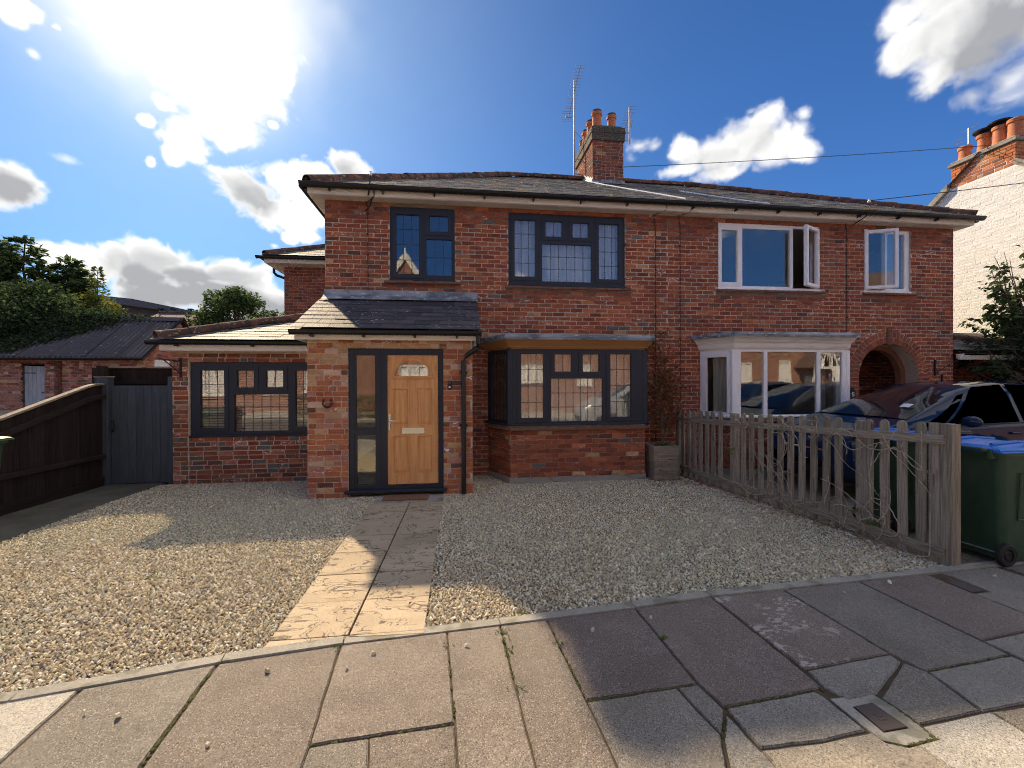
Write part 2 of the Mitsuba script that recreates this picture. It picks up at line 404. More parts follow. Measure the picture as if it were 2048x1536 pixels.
def put(key, mesh, bsdf, smooth=False, uv=None, label=None, kind=None, parent=None, **more):
    """One entry of the scene: a thing (its key has its labels already) or a part (a new key under its holder)."""
    if parent:
        key = uniq(f'{parent}__{key}')
    if isinstance(mesh, list):
        mesh = join(mesh)
    if hasattr(mesh, 'vertices'):
        mesh = (np.asarray(mesh.vertices), np.asarray(mesh.faces))
    if uv is not None:
        uv = np.broadcast_to(np.asarray(uv, float), (len(mesh[0]), 2))
    scene[key] = mikit.ply(mesh, bsdf + '_material', smooth=smooth, uv=uv, **more)
    if label or kind:
        labels[key] = {**({'label': label} if label else {}), **({'kind': kind} if kind else {})}
    return key


def tone(k, r=None):
    return ((k + .5) / 16.0, rng.random() if r is None else r)


def box(x0, x1, y0, y1, z0, z1, bevel=0.0):
    """A box, its edges cut by bevel."""
    x0, x1, y0, y1, z0, z1 = min(x0, x1), max(x0, x1), min(y0, y1), max(y0, y1), min(z0, z1), max(z0, z1)
    c, h = np.array([x0 + x1, y0 + y1, z0 + z1]) / 2, np.array([x1 - x0, y1 - y0, z1 - z0]) / 2
    b = min(bevel, .45 * h.min() * 2)
    if b <= 0:
        m = trimesh.creation.box(2 * h)
        return np.array(m.vertices) + c, np.array(m.faces)
    pts = []
    for s in np.ndindex(2, 2, 2):
        s = np.array(s) * 2 - 1
        for k in range(3):
            q = h - b
            q[k] = h[k]
            pts.append(s * q)
    m = trimesh.convex.convex_hull(np.array(pts))
    return np.array(m.vertices) + c, np.array(m.faces)


def move(m, M):
    v, f = m
    return np.asarray(v) @ M[:3, :3].T + M[:3, 3], (f if np.linalg.det(M[:3, :3]) > 0 else f[:, ::-1])


def frame(x, y, deg=0.0):
    """Local (u to the right along a wall seen from outside, outward distance, up) to the world; deg 0 faces the street."""
    a = math.radians(deg)
    M = np.eye(4)
    M[:3, 0] = [math.cos(a), math.sin(a), 0]
    M[:3, 1] = [math.sin(a), -math.cos(a), 0]
    M[:3, 3] = [x, y, 0]
    return M


def fbox(F, u0, u1, d0, d1, z0, z1, bevel=0.0):
    return move(box(u0, u1, d0, d1, z0, z1, bevel), F)


def fpoly(F, poly, d0, d1):
    """A polygon in (u, z) thickened from distance d0 to d1."""
    out = []
    for g in getattr(poly, 'geoms', [poly]):
        if g.is_empty or g.area < 1e-7:
            continue
        m = trimesh.creation.extrude_polygon(g, abs(d1 - d0), engine='earcut')
        v = np.array(m.vertices)
        v = np.stack([v[:, 0], min(d0, d1) + v[:, 2], v[:, 1]], 1)
        out.append((v, np.array(m.faces)[:, ::-1]))
    return move(join(out), F)


def flat(poly, z0, z1):
    """A polygon on the ground thickened from z0 to z1."""
    out = []
    for g in getattr(poly, 'geoms', [poly]):
        m = trimesh.creation.extrude_polygon(g, z1 - z0, engine='earcut')
        out.append((np.array(m.vertices) + [0, 0, z0], np.array(m.faces)))
    return join(out)


def tube(points, radii, sides=6, caps=True):
    p = np.asarray(points, float)
    r = np.broadcast_to(np.asarray(radii, float), (len(p),))
    t = np.gradient(p, axis=0)
    t /= np.linalg.norm(t, axis=1, keepdims=True) + 1e-12
    ref = np.where(np.abs(t[:, 2:]) < .9, [0, 0, 1.0], [1.0, 0, 0])
    a = np.cross(t, ref)
    a /= np.linalg.norm(a, axis=1, keepdims=True) + 1e-12
    b = np.cross(t, a)
    ang = np.arange(sides) * 2 * PI / sides
    v = (p[:, None] + r[:, None, None] * (np.cos(ang)[None, :, None] * a[:, None] + np.sin(ang)[None, :, None] * b[:, None])).reshape(-1, 3)
    i, j = np.meshgrid(np.arange(len(p) - 1), np.arange(sides), indexing='ij')
    q = np.stack([i * sides + j, i * sides + (j + 1) % sides, (i + 1) * sides + (j + 1) % sides, (i + 1) * sides + j], -1).reshape(-1, 4)
    f = [q[:, [0, 2, 1]], q[:, [0, 3, 2]]]
    if caps:
        n = len(v)
        v = np.vstack([v, p[:1], p[-1:]])
        j = np.arange(sides)
        f += [np.stack([j * 0 + n, j, (j + 1) % sides], 1), np.stack([j * 0 + n + 1, (len(p) - 1) * sides + (j + 1) % sides, (len(p) - 1) * sides + j], 1)]
    f = np.vstack(f)
    vol = np.einsum('ij,ij->', v[f[:, 0]], np.cross(v[f[:, 1]], v[f[:, 2]]))
    return v, f


def lathe(profile, n=20, at=(0, 0, 0)):
    """A turned solid about z from (radius, height) pairs."""
    m = trimesh.creation.revolve(np.array(profile, float), sections=n)
    return np.array(m.vertices) + np.asarray(at, float), np.array(m.faces)


def sheet(grid):
    """A (n, m, 3) grid of points as triangles."""
    n, m = grid.shape[:2]
    i, j = np.meshgrid(np.arange(n - 1), np.arange(m - 1), indexing='ij')
    a = i * m + j
    q = np.stack([a, a + 1, a + m + 1, a + m], -1).reshape(-1, 4)
    return grid.reshape(-1, 3), np.vstack([q[:, [0, 1, 2]], q[:, [0, 2, 3]]])


def see(p):
    """How large a metre looks from where the photograph was taken."""
    return 1.0 / np.linalg.norm(np.asarray(p, float) - CAM)


# ---------------------------------------------------------------- bricks
B_LEN, B_HI = .215, .065


def unit_brick(seed):
    """The outer half of a brick, 1 x 1 in u and z and 1 deep in d, with worn arrises: 18 triangles."""
    r = np.random.default_rng(seed)
    e, h = .018, .055
    outer = np.array([[0, 0], [1, 0], [1, 1], [0, 1.0]])
    inner = np.array([[e, h], [1 - e, h], [1 - e, 1 - h], [e, 1 - h]])
    outer = outer + r.uniform(-1, 1, (4, 2)) * [.008, .028]
    inner = inner + r.uniform(-1, 1, (4, 2)) * [.010, .030]
    v = np.vstack([np.c_[outer[:, 0], np.full(4, .0), outer[:, 1]], np.c_[outer[:, 0], np.full(4, .93), outer[:, 1]], np.c_[inner[:, 0], 1 + r.uniform(-.03, .03, 4), inner[:, 1]]])
    f = []
    for a in (0, 4):
        for k in range(4):
            i, j = a + k, a + (k + 1) % 4
            f += [[i, i + 4, j + 4], [i, j + 4, j]]
    f += [[8, 10, 9], [8, 11, 10]]
    return v, np.array(f)


UNITS = [unit_brick(100 + k) for k in range(6)]
_BRICK_PLY = {}


def brick_ply(k, variant, length):
    """A brick's ply dict, shared between bricks alike in tone, shape and length."""
    key = (k, variant, length)
    if key not in _BRICK_PLY:
        v, f = UNITS[variant % len(UNITS)]
        v = v * [length, .060, B_HI]
        _BRICK_PLY[key] = mikit.ply((v, f), 'brick_material', uv=np.broadcast_to([(k + .5) / 16, ((variant * 37) % 23) / 23.0], (len(v), 2)))
    return _BRICK_PLY[key]


def intervals(a, b, holes):
    spans = [(a, b)]
    for h0, h1 in holes:
        spans = [s for x, y in spans for s in ((x, min(y, h0)), (max(x, h1), y)) if s[1] - s[0] > 1e-6]
    return spans


def courses(u0, u1, z0, z1, holes=(), pitch=.225, rise=.075, seed=0, ragged=.004, bond='stretcher'):
    """The bricks (u0, u1, z0, z1) of a wall; holes(za, zb) gives the openings' spans in a course."""
    r = np.random.default_rng(seed)
    out = []
    for k in range(int(round((z1 - z0) / rise))):
        za = z0 + k * rise
        zb = za + rise - .010
        for a, b in intervals(u0, u1, holes(za, zb) if callable(holes) else [(h[0], h[1]) for h in holes if h[2] < zb - .012 and h[3] > za + .012]):
            u = u0 + (0 if k % 2 else -pitch / 2)
            wobble = r.uniform(-.012, .012)
            u += wobble
            n = 0
            while u < b - 1e-4:
                w = pitch
                if bond == 'mixed' and r.random() < .38:
                    w = pitch / 2 if r.random() < .75 else pitch * .75
                x, y = max(u, a), min(u + w, b)
                if y - x > .030:
                    zz = r.uniform(-1, 1) * ragged
                    out.append((x + (.005 if x > a + 1e-6 else .0) + r.uniform(0, .002), y - (.005 if y < b - 1e-6 else 0.0) - r.uniform(0, .002), za + zz * .5, zb + zz * .5))
                u += w
                n += 1
    return out


def lay(holder, F, bricks, mixture, seed=0, proud=.010, few=300, d=0.0, special=None):
    """Bricks on the wall `holder`: the ones that show largest as parts of their own, the rest as one part."""
    r = np.random.default_rng(seed + 5)
    tones, weights = list(mixture), np.array(list(mixture.values()), float)
    weights /= weights.sum()
    pos = [(F @ [(a + b) / 2, 0, (z0 + z1) / 2, 1])[:3] for a, b, z0, z1 in bricks]
    size = [min(b - a, .2) * see(p) for (a, b, _, _), p in zip(bricks, pos)]
    order = np.argsort(size)[::-1]
    rest_v, rest_f, rest_uv, n = [], [], [], 0
    for rank, i in enumerate(order):
        a, b, z0, z1 = bricks[i]
        k = special(a, b, z0, z1) if special else None
        k = tones[r.choice(len(tones), p=weights)] if k is None else k
        variant = int(r.integers(0, 12))
        out = d + proud + r.uniform(-.0022, .0022)
        L = b - a
        M = F @ np.array([[1, 0, 0, a], [0, 1, 0, out - .060], [0, 0, (z1 - z0) / B_HI, z0], [0, 0, 0, 1.0]])
        if rank < few:
            length = round(L, 2)
            M = M @ np.diag([L / length, 1, 1, 1])
            scene[uniq(holder + '__brick')] = {**brick_ply(k, variant, length), 'to_world': T(M.tolist())}
        else:
            v, f = UNITS[variant % len(UNITS)]
            v = np.c_[v * [L, .060, B_HI], np.ones(len(v))] @ M.T
            rest_v.append(v[:, :3])
            rest_f.append(f + n)
            rest_uv.append(np.broadcast_to([(k + .5) / 16, r.random()], (len(v), 2)))
            n += len(v)
    if rest_v:
        put('brick_courses', (np.vstack(rest_v), np.vstack(rest_f)), 'brick', uv=np.vstack(rest_uv), parent=holder, kind='stuff')


# ---------------------------------------------------------------- windows
def window(holder, F, outer, lights, material, deep=.06, face=.0, leading=None, lead_gap=(.145, .235), name='window', cill=True, label=None, glass='pane_glass'):
    """A window of `holder`: frame, casements, panes and lead strips. outer = (u0, u1, z0, z1); lights = [(glass u0, u1, z0, z1, opens)], distances outward."""
    w = uniq(f'{holder}__{name}')
    labels[w] = {'label': label} if label else {}
    if not label:
        del labels[w]
    u0, u1, z0, z1 = outer
    holes = [sbox(a - (.050 if o else .004), c - (.050 if o else .004), b + (.050 if o else .004), e + (.050 if o else .004)) for a, b, c, e, o in lights]
    put('frame', [fpoly(F, sbox(u0, z0, u1, z1).difference(unary_union(holes)), face - deep, face)] +
        ([fbox(F, u0 - .006, u1 + .006, face + .0, face + .055, z0 - .004, z0 + .030, .006)] if cill else []), material, parent=w)
    for a, b, c, e, o in lights:
        if o:
            ring = sbox(a - .052, c - .052, b + .052, e + .052).difference(sbox(a + .014, c + .014, b - .014, e - .014))
            lip = sbox(a - .012, c - .012, b + .012, e + .012).difference(sbox(a, c, b, e))
            put('casement', [fpoly(F, ring, face - deep + .004, face + .012), fpoly(F, sbox(a + .016, c + .016, b - .016, e - .016).difference(sbox(a + .002, c + .002, b - .002, e - .002)).union(lip), face - .012, face + .006)], material, parent=w)
        put('pane', pane(F, a, b, c, e, face - .026), glass, parent=w)
        if leading:
            gu, gz = lead_gap
            nu, nz = max(1, round((b - a) / gu)), max(1, round((e - c) / gz))
            strips = [fbox(F, a + (b - a) * k / nu - .0045, a + (b - a) * k / nu + .0045, face - .027, face - .021, c, e) for k in range(1, nu)]
            strips += [fbox(F, a, b, face - .0275, face - .0205, c + (e - c) * k / nz - .0045, c + (e - c) * k / nz + .0045) for k in range(1, nz)]
            put('lead_strips', strips, 'lead_strip', parent=w)
    return w


def pane(F, a, b, c, e, d):
    """A sheet of glass, very slightly bowed, as old float glass in a frame is."""
    n = 7
    s = np.linspace(0, 1, n)
    u, z = np.meshgrid(a + (b - a) * s, c + (e - c) * s, indexing='ij')
    bow = (meshkit.noise(np.stack([u * 2.1 + a * 5, z * 2.1, u * 0 + c], -1), 3) - .5) * .0030
    g = np.stack([u, d + bow, z], -1).reshape(-1, 3)
    v = np.c_[g, np.ones(len(g))] @ F.T
    return sheet(v[:, :3].reshape(n, n, 3))


def curtain(F, u0, u1, z0, z1, d, folds, depth=.03, seed=1, taper=0.0):
    r = np.random.default_rng(seed)
    n = folds * 8
    s = np.linspace(0, 1, n)
    ph = np.cumsum(r.uniform(.7, 1.3, n)) / n * folds * 2 * PI
    rows = np.linspace(0, 1, 6)
    g = []
    for q in rows:
        uu = u0 + (u1 - u0) * (s * (1 - taper * q) + .01 * np.sin(ph * .5 + q * 2))
        g.append(np.stack([uu, d + depth * np.sin(ph) * (.6 + .4 * q), np.full(n, z1 + (z0 - z1) * q)], -1))
    g = np.array(g).reshape(-1, 3)
    v = (np.c_[g, np.ones(len(g))] @ F.T)[:, :3].reshape(6, n, 3)
    return sheet(v)


def slates(holder, name, origin, right, up, rows, width_fn, gauge, wide, mixture, seed, few=300, rest='slate_courses', thick=.009, tilt=.013):
    """Slates in courses on a slope: origin at the eaves, unit vectors along the eaves and up the slope; width_fn(row) gives the row's extent along the eaves."""
    r = np.random.default_rng(seed)
    right, up = np.asarray(right, float), np.asarray(up, float)
    nrm = np.cross(right, up)
    nrm *= np.sign(nrm[2])
    tones, weights = list(mixture), np.array(list(mixture.values()), float)
    weights /= weights.sum()
    items = []
    for k in range(rows):
        a, b = width_fn(k)
        x = a + (0 if k % 2 else -wide / 2) + r.uniform(-.02, .02)
        while x < b:
            w = wide * r.uniform(.93, 1.07)
            p, q = max(x, a), min(x + w, b)
            x += w
            if q - p > .03:
                items.append((k, p + .003, q - .003))
    pieces = []
    for k, p, q in items:
        lo, hi = k * gauge - r.uniform(0, .010), (k + 1) * gauge + gauge * .7
        t0, sk = tilt + r.uniform(-.002, .004), r.uniform(-.004, .004)
        c = []
        for top in (1, 0):
            for s, e in ((p, lo + sk), (q, lo - sk), (q, hi), (p, hi)):
                raised = t0 if e < lo + .05 else .002
                c.append(np.asarray(origin) + right * s + up * e + nrm * (raised + (thick if top else 0)))
        v = np.array(c)
        f = np.array([[0, 1, 2], [0, 2, 3], [4, 6, 5], [4, 7, 6], [0, 4, 5], [0, 5, 1], [1, 5, 6], [1, 6, 2], [3, 7, 4], [3, 4, 0]])
        kk = tones[r.choice(len(tones), p=weights)]
        pieces.append((see(v.mean(0)), v, f, ((kk + .5) / 16, r.random())))
    pieces.sort(key=lambda s: -s[0])
    for _, v, f, uv in pieces[:few]:
        scene[uniq(f'{holder}__{name}')] = mikit.ply((v, f), 'slate_material', uv=np.broadcast_to(uv, (8, 2)))
    if len(pieces) > few:
        v, f = join([(v, f) for _, v, f, _ in pieces[few:]])
        put(rest, (v, f), 'slate', uv=np.vstack([np.broadcast_to(uv, (8, 2)) for _, _, _, uv in pieces[few:]]), parent=holder, kind='stuff')


def ridge_tiles(holder, p, q, radius=.10, each=.42, name='ridge_tile', seed=1):
    """Half-round clay tiles bedded along a hip or a ridge from p to q."""
    r = np.random.default_rng(seed)
    p, q = np.asarray(p, float), np.asarray(q, float)
    L = np.linalg.norm(q - p)
    t = (q - p) / L
    side = np.cross(t, [0, 0, 1.0])
    side /= np.linalg.norm(side)
    upv = np.cross(side, t)
    n = int(L / each)
    for k in range(n):
        a, b = p + t * (k * L / n), p + t * ((k + 1) * L / n + .03)
        g = []
        for e, rr in ((a, radius * 1.10), (b, radius * .98)):
            ang = np.linspace(-.35, PI + .35, 9)
            off = r.uniform(-.008, .008)
            g.append([e + side * rr * math.cos(x) + upv * (rr * math.sin(x) * .8 - .01 + off) for x in ang])
        put(name, sheet(np.array(g)), 'ridge_clay', smooth=True, parent=holder)

# ---------------------------------------------------------------- the ground
GX0, GX1 = -60.0, 60.0
put(ground('terrain'), sheet(np.array([[[GX0 * 10, y, -.20], [GX1 * 10, y, -.20]] for y in (-600.0, -14.0, 600.0)])), 'soil')
put(ground('road'), flat(sbox(-60, -13.6, 60, -7.3), -.16, -.12), 'asphalt')
back_yard = ground('back_yard')
put(back_yard, flat(sbox(-40, .5, -4.4, 60), -.16, -.03), 'soil')

# ---------------------------------------------------------------- the pair of houses
F0 = frame(0, 0, 0)
PARTY = 3.83
HOUSE = thing('brick_house', 'left half of the red brick pair, with dark grey windows and an oak front door', 'house', 'pair of semi detached brick houses')
NEIGHBOUR = thing('brick_house', 'right half of the red brick pair, with white windows and an arched porch', 'house', 'pair of semi detached brick houses')
W1, W2 = (-1.117, -.030, 3.335, 4.590), (.895, 3.020, 3.297, 4.582)
W3, W4 = (4.815, 6.900, 3.330, 4.578), (7.850, 8.880, 3.335, 4.570)
BAY1 = [(.53, 0.0), (.834, -.676), (3.085, -.676), (3.39, 0.0)]
BAY2 = [(4.45, 0.0), (4.76, -.55), (6.955, -.55), (7.27, 0.0)]
AX, AZ, AR = 8.39, 1.69, .66
arch_hole = unary_union([sbox(AX - AR, -.2, AX + AR, AZ), Point(AX, AZ).buffer(AR, 32)])


def rect(o):
    return sbox(o[0], o[2], o[1], o[3])


wall_l = sbox(-2.16, -.1, PARTY, 4.66).difference(unary_union([rect(W1), rect(W2), sbox(.53, -.2, 3.39, 2.36), sbox(-1.7, 0.02, -.1, 2.2)]))
wall_r = sbox(PARTY, -.1, 9.85, 4.66).difference(unary_union([rect(W3), rect(W4), sbox(4.45, -.2, 7.27, 2.36), arch_hole]))
WALL = put('wall', [fpoly(F0, wall_l, -.24, 0), box(-2.16, -1.92, .24, 7.3, -.1, 4.66)], 'mortar', parent=HOUSE)
WALL_N = put('wall', [fpoly(F0, wall_r, -.24, 0), box(9.61, 9.85, .24, 7.3, -.1, 4.66)], 'mortar', parent=NEIGHBOUR)
for h, x0, x1, far in ((HOUSE, -1.92, PARTY - .05, 1), (NEIGHBOUR, PARTY + .05, 9.61, 0)):
    put('back_wall', box(x0, x1, 6.2, 6.4, 0, 4.66), 'dim_plaster', parent=h)
    put('party_wall', box(PARTY - .05 if far else PARTY + .002, PARTY - .002 if far else PARTY + .05, .24, 6.2, 0, 4.66), 'plaster', parent=h)
    put('ground_floor', box(x0, x1, .003, 6.2, .02, .10), 'dim_plaster', parent=h)
    put('upper_floor', box(x0, x1, .245, 6.2, 2.36, 2.60), 'dim_plaster', parent=h)
    put('ceiling', box(x0, x1, .245, 6.2, 4.60, 4.655), 'plaster', parent=h)

MIX_L = {RED: 50, DARK: 24, ORANGE: 9, BROWN: 9, BURNT: 4, TAN: 2, GREY: 2}
MIX_R = {RED: 40, DARK: 42, ORANGE: 5, BROWN: 8, BURNT: 5}
LEFT_HOLES = [W1, W2, (.545, 3.375, 0, 2.42), (-2.30, .220, 0, 2.24), (-2.30, .340, 2.24, 3.06), (W1[0] - .1, W1[1] + .09, 3.28, 3.34), (W2[0] - .08, W2[1] + .10, 3.24, 3.30)]


def right_holes(za, zb):
    zc = (za + zb) / 2
    out = [(h[0], h[1]) for h in (W3, W4, (4.465, 7.255, 0, 2.42), (W3[0] - .06, W3[1] + .12, 3.275, 3.335), (W4[0] - .05, W4[1] + .12, 3.28, 3.34)) if h[2] < zb - .012 and h[3] > za + .012]
    ro = .895
    if zc < AZ:
        out.append((AX - .89, AX + .89) if zc > AZ - .46 else (AX - AR - .115, AX + AR + .115))
    elif zc < AZ + ro:
        out.append((AX - math.sqrt(ro * ro - (zc - AZ) ** 2), AX + math.sqrt(ro * ro - (zc - AZ) ** 2)))
    if AZ + ro - .06 < zc < 2.655:
        out.append((AX - .075, AX + .075))
    return out


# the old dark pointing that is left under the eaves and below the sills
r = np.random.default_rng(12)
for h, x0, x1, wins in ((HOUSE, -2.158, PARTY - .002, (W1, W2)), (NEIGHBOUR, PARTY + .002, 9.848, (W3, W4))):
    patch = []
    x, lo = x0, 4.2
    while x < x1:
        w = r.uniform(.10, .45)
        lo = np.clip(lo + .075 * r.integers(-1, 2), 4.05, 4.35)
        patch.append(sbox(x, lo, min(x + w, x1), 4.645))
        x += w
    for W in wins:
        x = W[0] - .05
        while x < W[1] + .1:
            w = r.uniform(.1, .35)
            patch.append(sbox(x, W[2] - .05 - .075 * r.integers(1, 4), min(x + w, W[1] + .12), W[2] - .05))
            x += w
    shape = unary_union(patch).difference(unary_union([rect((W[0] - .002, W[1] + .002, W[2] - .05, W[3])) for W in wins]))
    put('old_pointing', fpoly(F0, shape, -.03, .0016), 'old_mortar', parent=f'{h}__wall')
lay(WALL, F0, courses(-2.16, PARTY, .0, 4.65, LEFT_HOLES, seed=3), MIX_L, seed=3, proud=.004)
lay(WALL_N, F0, courses(PARTY, 9.85, .0, 4.65, right_holes, seed=4), MIX_R, seed=4, proud=.004)

# voussoirs, keystone and reveal of the arch
put('arch_bed', fpoly(F0, unary_union([Point(AX, AZ).buffer(AR + .232, 48).intersection(sbox(0, AZ, 20, 9)), sbox(AX - AR - .232, AZ - .47, AX + AR + .232, AZ), sbox(AX - AR - .11, 0, AX + AR + .11, AZ)]).difference(arch_hole), -.04, .0075), 'mortar', parent=WALL_N)
vous = []
for ring, (ra, rb) in enumerate(((AR, AR + .112), (AR + .120, AR + .230))):
    n = int(PI * (ra + .05) / .080)
    for k in range(n):
        t0, t1 = PI * k / n + .008, PI * (k + 1) / n - .008
        if abs((t0 + t1) / 2 - PI / 2) < (.045 if ring else .055):
            continue
        poly = Polygon([(AX + r * math.cos(t), AZ + r * math.sin(t)) for r, t in ((ra, t0), (rb, t0), (rb - .002, t1), (ra + .002, t1))])
        put('voussoir', fpoly(F0, poly, -.05, .013 + rng.uniform(-.002, .003)), 'brick', uv=tone([RED, DARK, BROWN, ORANGE][rng.choice(4, p=[.4, .35, .15, .1])]), parent=WALL_N)
    for k in range(6):
        for s in (-1, 1):
            z0 = AZ - .078 * (k + 1)
            put('voussoir', fbox(F0, AX + s * ra, AX + s * rb, -.05, .013 + rng.uniform(-.002, .003), z0 + .008, z0 + .071), 'brick', uv=tone(DARK if rng.random() < .5 else RED), parent=WALL_N)
for k in range(5):
    x = AX - .052 + k * .0215
    put('keystone_tile', fbox(F0, x, x + .016, -.05, .030, AZ + AR - .02 - .012 * (k % 2), 2.648), 'brick', uv=tone([BROWN, GREY, DARK][k % 3]), parent=WALL_N)
for k in range(15):
    z0 = k * .078
    for s in (-1, 1):
        put('jamb_brick', fbox(F0, AX + s * AR, AX + s * (AR + .108), -.05, .012 + rng.uniform(-.002, .003), z0 + .006, z0 + .070), 'brick', uv=tone(DARK if rng.random() < .5 else RED), parent=WALL_N)
inner = arch_hole.difference(unary_union([sbox(AX - .55, -.3, AX + .55, AZ), Point(AX, AZ).buffer(.55, 32)]))
put('inner_arch', fpoly(F0, inner.intersection(sbox(0, 0, 20, 5)), -.36, -.24), 'brick', uv=tone(BROWN, .5), parent=WALL_N)
recess = put('porch_recess', [box(7.45, 7.55, .36, 1.45, 0, 2.36), box(9.56, 9.608, .36, 1.45, 0, 2.36), box(7.55, 8.50, 1.35, 1.45, 0, 2.36), box(7.55, 9.56, .24, 1.45, 2.31, 2.355), box(8.50, 9.56, 1.35, 1.40, 0, 2.31)], 'mortar', parent=NEIGHBOUR)
lay(recess, frame(8.96, 1.35, 0), courses(0, .6, 0, 2.3, seed=9), MIX_R, seed=9, few=0)
lay(recess, frame(9.56, 1.35, -90), courses(0, .99, 0, 2.3, seed=10), MIX_R, seed=10, few=0)
dk = uniq(f'{NEIGHBOUR}__front_door')
put('frame', [box(8.84, 8.95, 1.29, 1.36, .1, 2.2), box(7.60, 7.70, 1.29, 1.36, .1, 2.2), box(7.70, 8.84, 1.29, 1.36, 2.12, 2.2)], 'white_plastic', parent=dk)
put('leaf', box(7.70, 8.84, 1.31, 1.35, .1, 2.12), 'white_plastic', parent=dk)
put('handle', [box(8.78, 8.81, 1.28, 1.31, .95, 1.15, .006), tube([(8.795, 1.26, 1.06), (8.68, 1.26, 1.06)], .01)], 'chrome', parent=dk)

# first-floor windows
window(HOUSE, frame(0, .03, 0), W1, [(-1.028, -.622, 3.445, 4.484, True), (-.466, -.130, 4.184, 4.481, True), (-.511, -.086, 3.452, 4.062, False)], 'anthracite', leading=True, lead_gap=(.14, .25), label='dark grey upper window nearest the left corner')
window(HOUSE, frame(0, .03, 0), W2, [(.997, 1.391, 3.456, 4.481, True), (1.550, 1.876, 4.175, 4.479, True), (2.039, 2.362, 4.175, 4.473, True), (1.504, 2.397, 3.401, 4.057, False), (2.520, 2.917, 3.446, 4.472, True)], 'anthracite', leading=True, label='wide dark grey upper window with leaded panes')
WN = window(NEIGHBOUR, frame(0, .03, 0), W3, [(4.885, 5.230, 3.455, 4.460, True), (5.322, 6.298, 3.412, 4.484, False)], 'white_plastic', label='wide white upper window with its right casement open')
# its right light is an opening with the casement swung out
del scene[f'{WN}__frame']
F3 = frame(0, .03, 0)
put('frame', [fpoly(F3, rect(W3).difference(unary_union([sbox(4.835, 3.405, 5.280, 4.510), sbox(5.318, 3.408, 6.302, 4.488), sbox(6.365, 3.385, 6.860, 4.525)])), -.06, 0), fbox(F3, W3[0] - .01, W3[1] + .01, 0, .05, W3[2] - .004, W3[2] + .03, .006)], 'white_plastic', parent=WN)


def swung(holder, F, width, z0, z1, name='open_casement'):
    ring = sbox(0, z0, width, z1).difference(sbox(.062, z0 + .062, width - .062, z1 - .062))
    put(f'{name}', [fpoly(F, ring, -.055, 0), fpoly(F, sbox(.010, z0 + .01, width - .01, z1 - .01).difference(sbox(.052, z0 + .052, width - .052, z1 - .052)), 0, .010)], 'white_plastic', parent=holder)
    put('open_pane', pane(F, .062, width - .062, z0 + .062, z1 - .062, -.026), 'pane_glass', parent=holder)


swung(WN, frame(6.435, -.225, 26), .505, 3.392, 4.520)
WM = window(NEIGHBOUR, frame(0, .03, 0), W4, [(8.395, 8.775, 3.433, 4.500, False)], 'white_plastic', label='narrow white upper window ajar near the right corner')
del scene[f'{WM}__frame']
put('frame', [fpoly(F3, rect(W4).difference(unary_union([sbox(7.905, 3.39, 8.345, 4.515), sbox(8.391, 3.429, 8.779, 4.504)])), -.06, 0), fbox(F3, W4[0] - .01, W4[1] + .01, 0, .05, W4[2] - .004, W4[2] + .03, .006)], 'white_plastic', parent=WM)
swung(WM, frame(7.868, .0, -24.5), .545, 3.395, 4.535)
put('stay', tube([(8.12, -.02, 3.40), (8.16, -.10, 3.405)], .012), 'cream_plastic', parent=WM)
for h, W, over in ((HOUSE, W1, (.09, .09)), (HOUSE, W2, (.07, .09)), (NEIGHBOUR, W3, (.05, .11)), (NEIGHBOUR, W4, (.04, .12))):
    u = W[0] - over[0]
    while u < W[1] + over[1] - .02:
        v = min(u + .165, W[1] + over[1])
        dz = rng.uniform(-.003, .003)
        put('sill_tile', fbox(F0, u + .002, v - .002, -.03, .052 + rng.uniform(-.004, .004), W[2] - .045 + dz, W[2] - .006 + dz, .004), 'sill_tile', uv=(0, 0), parent=h)
        u += .165

# ---------------------------------------------------------------- bays


def ring_at(pts, off, z):
    """The bay's outline pushed outward, its ends kept on the wall."""
    p = np.array(pts, float)
    d = p[1:] - p[:-1]
    d /= np.linalg.norm(d, axis=1, keepdims=True)
    n = np.stack([d[:, 1], -d[:, 0]], 1)
    out = []
    a = p[0] + n[0] * off
    out.append(a + d[0] * (-a[1] / d[0][1]))
    for k in (1, 2):
        m = n[k - 1] + n[k]
        out.append(p[k] + m * off / (1 + n[k - 1] @ n[k]))
    b = p[3] + n[2] * off
    out.append(b + d[2] * (-b[1] / d[2][1]))
    return np.array([[x, min(y, 0), z] for x, y in out])


def band(pts, steps):
    """A moulding round a bay: (outward, height) steps from bottom to top."""
    return sheet(np.array([ring_at(pts, o, z) for o, z in steps]))


def lid(pts, off, z):
    r = ring_at(pts, off, z)
    return r, np.array([[0, 1, 2], [0, 2, 3]])


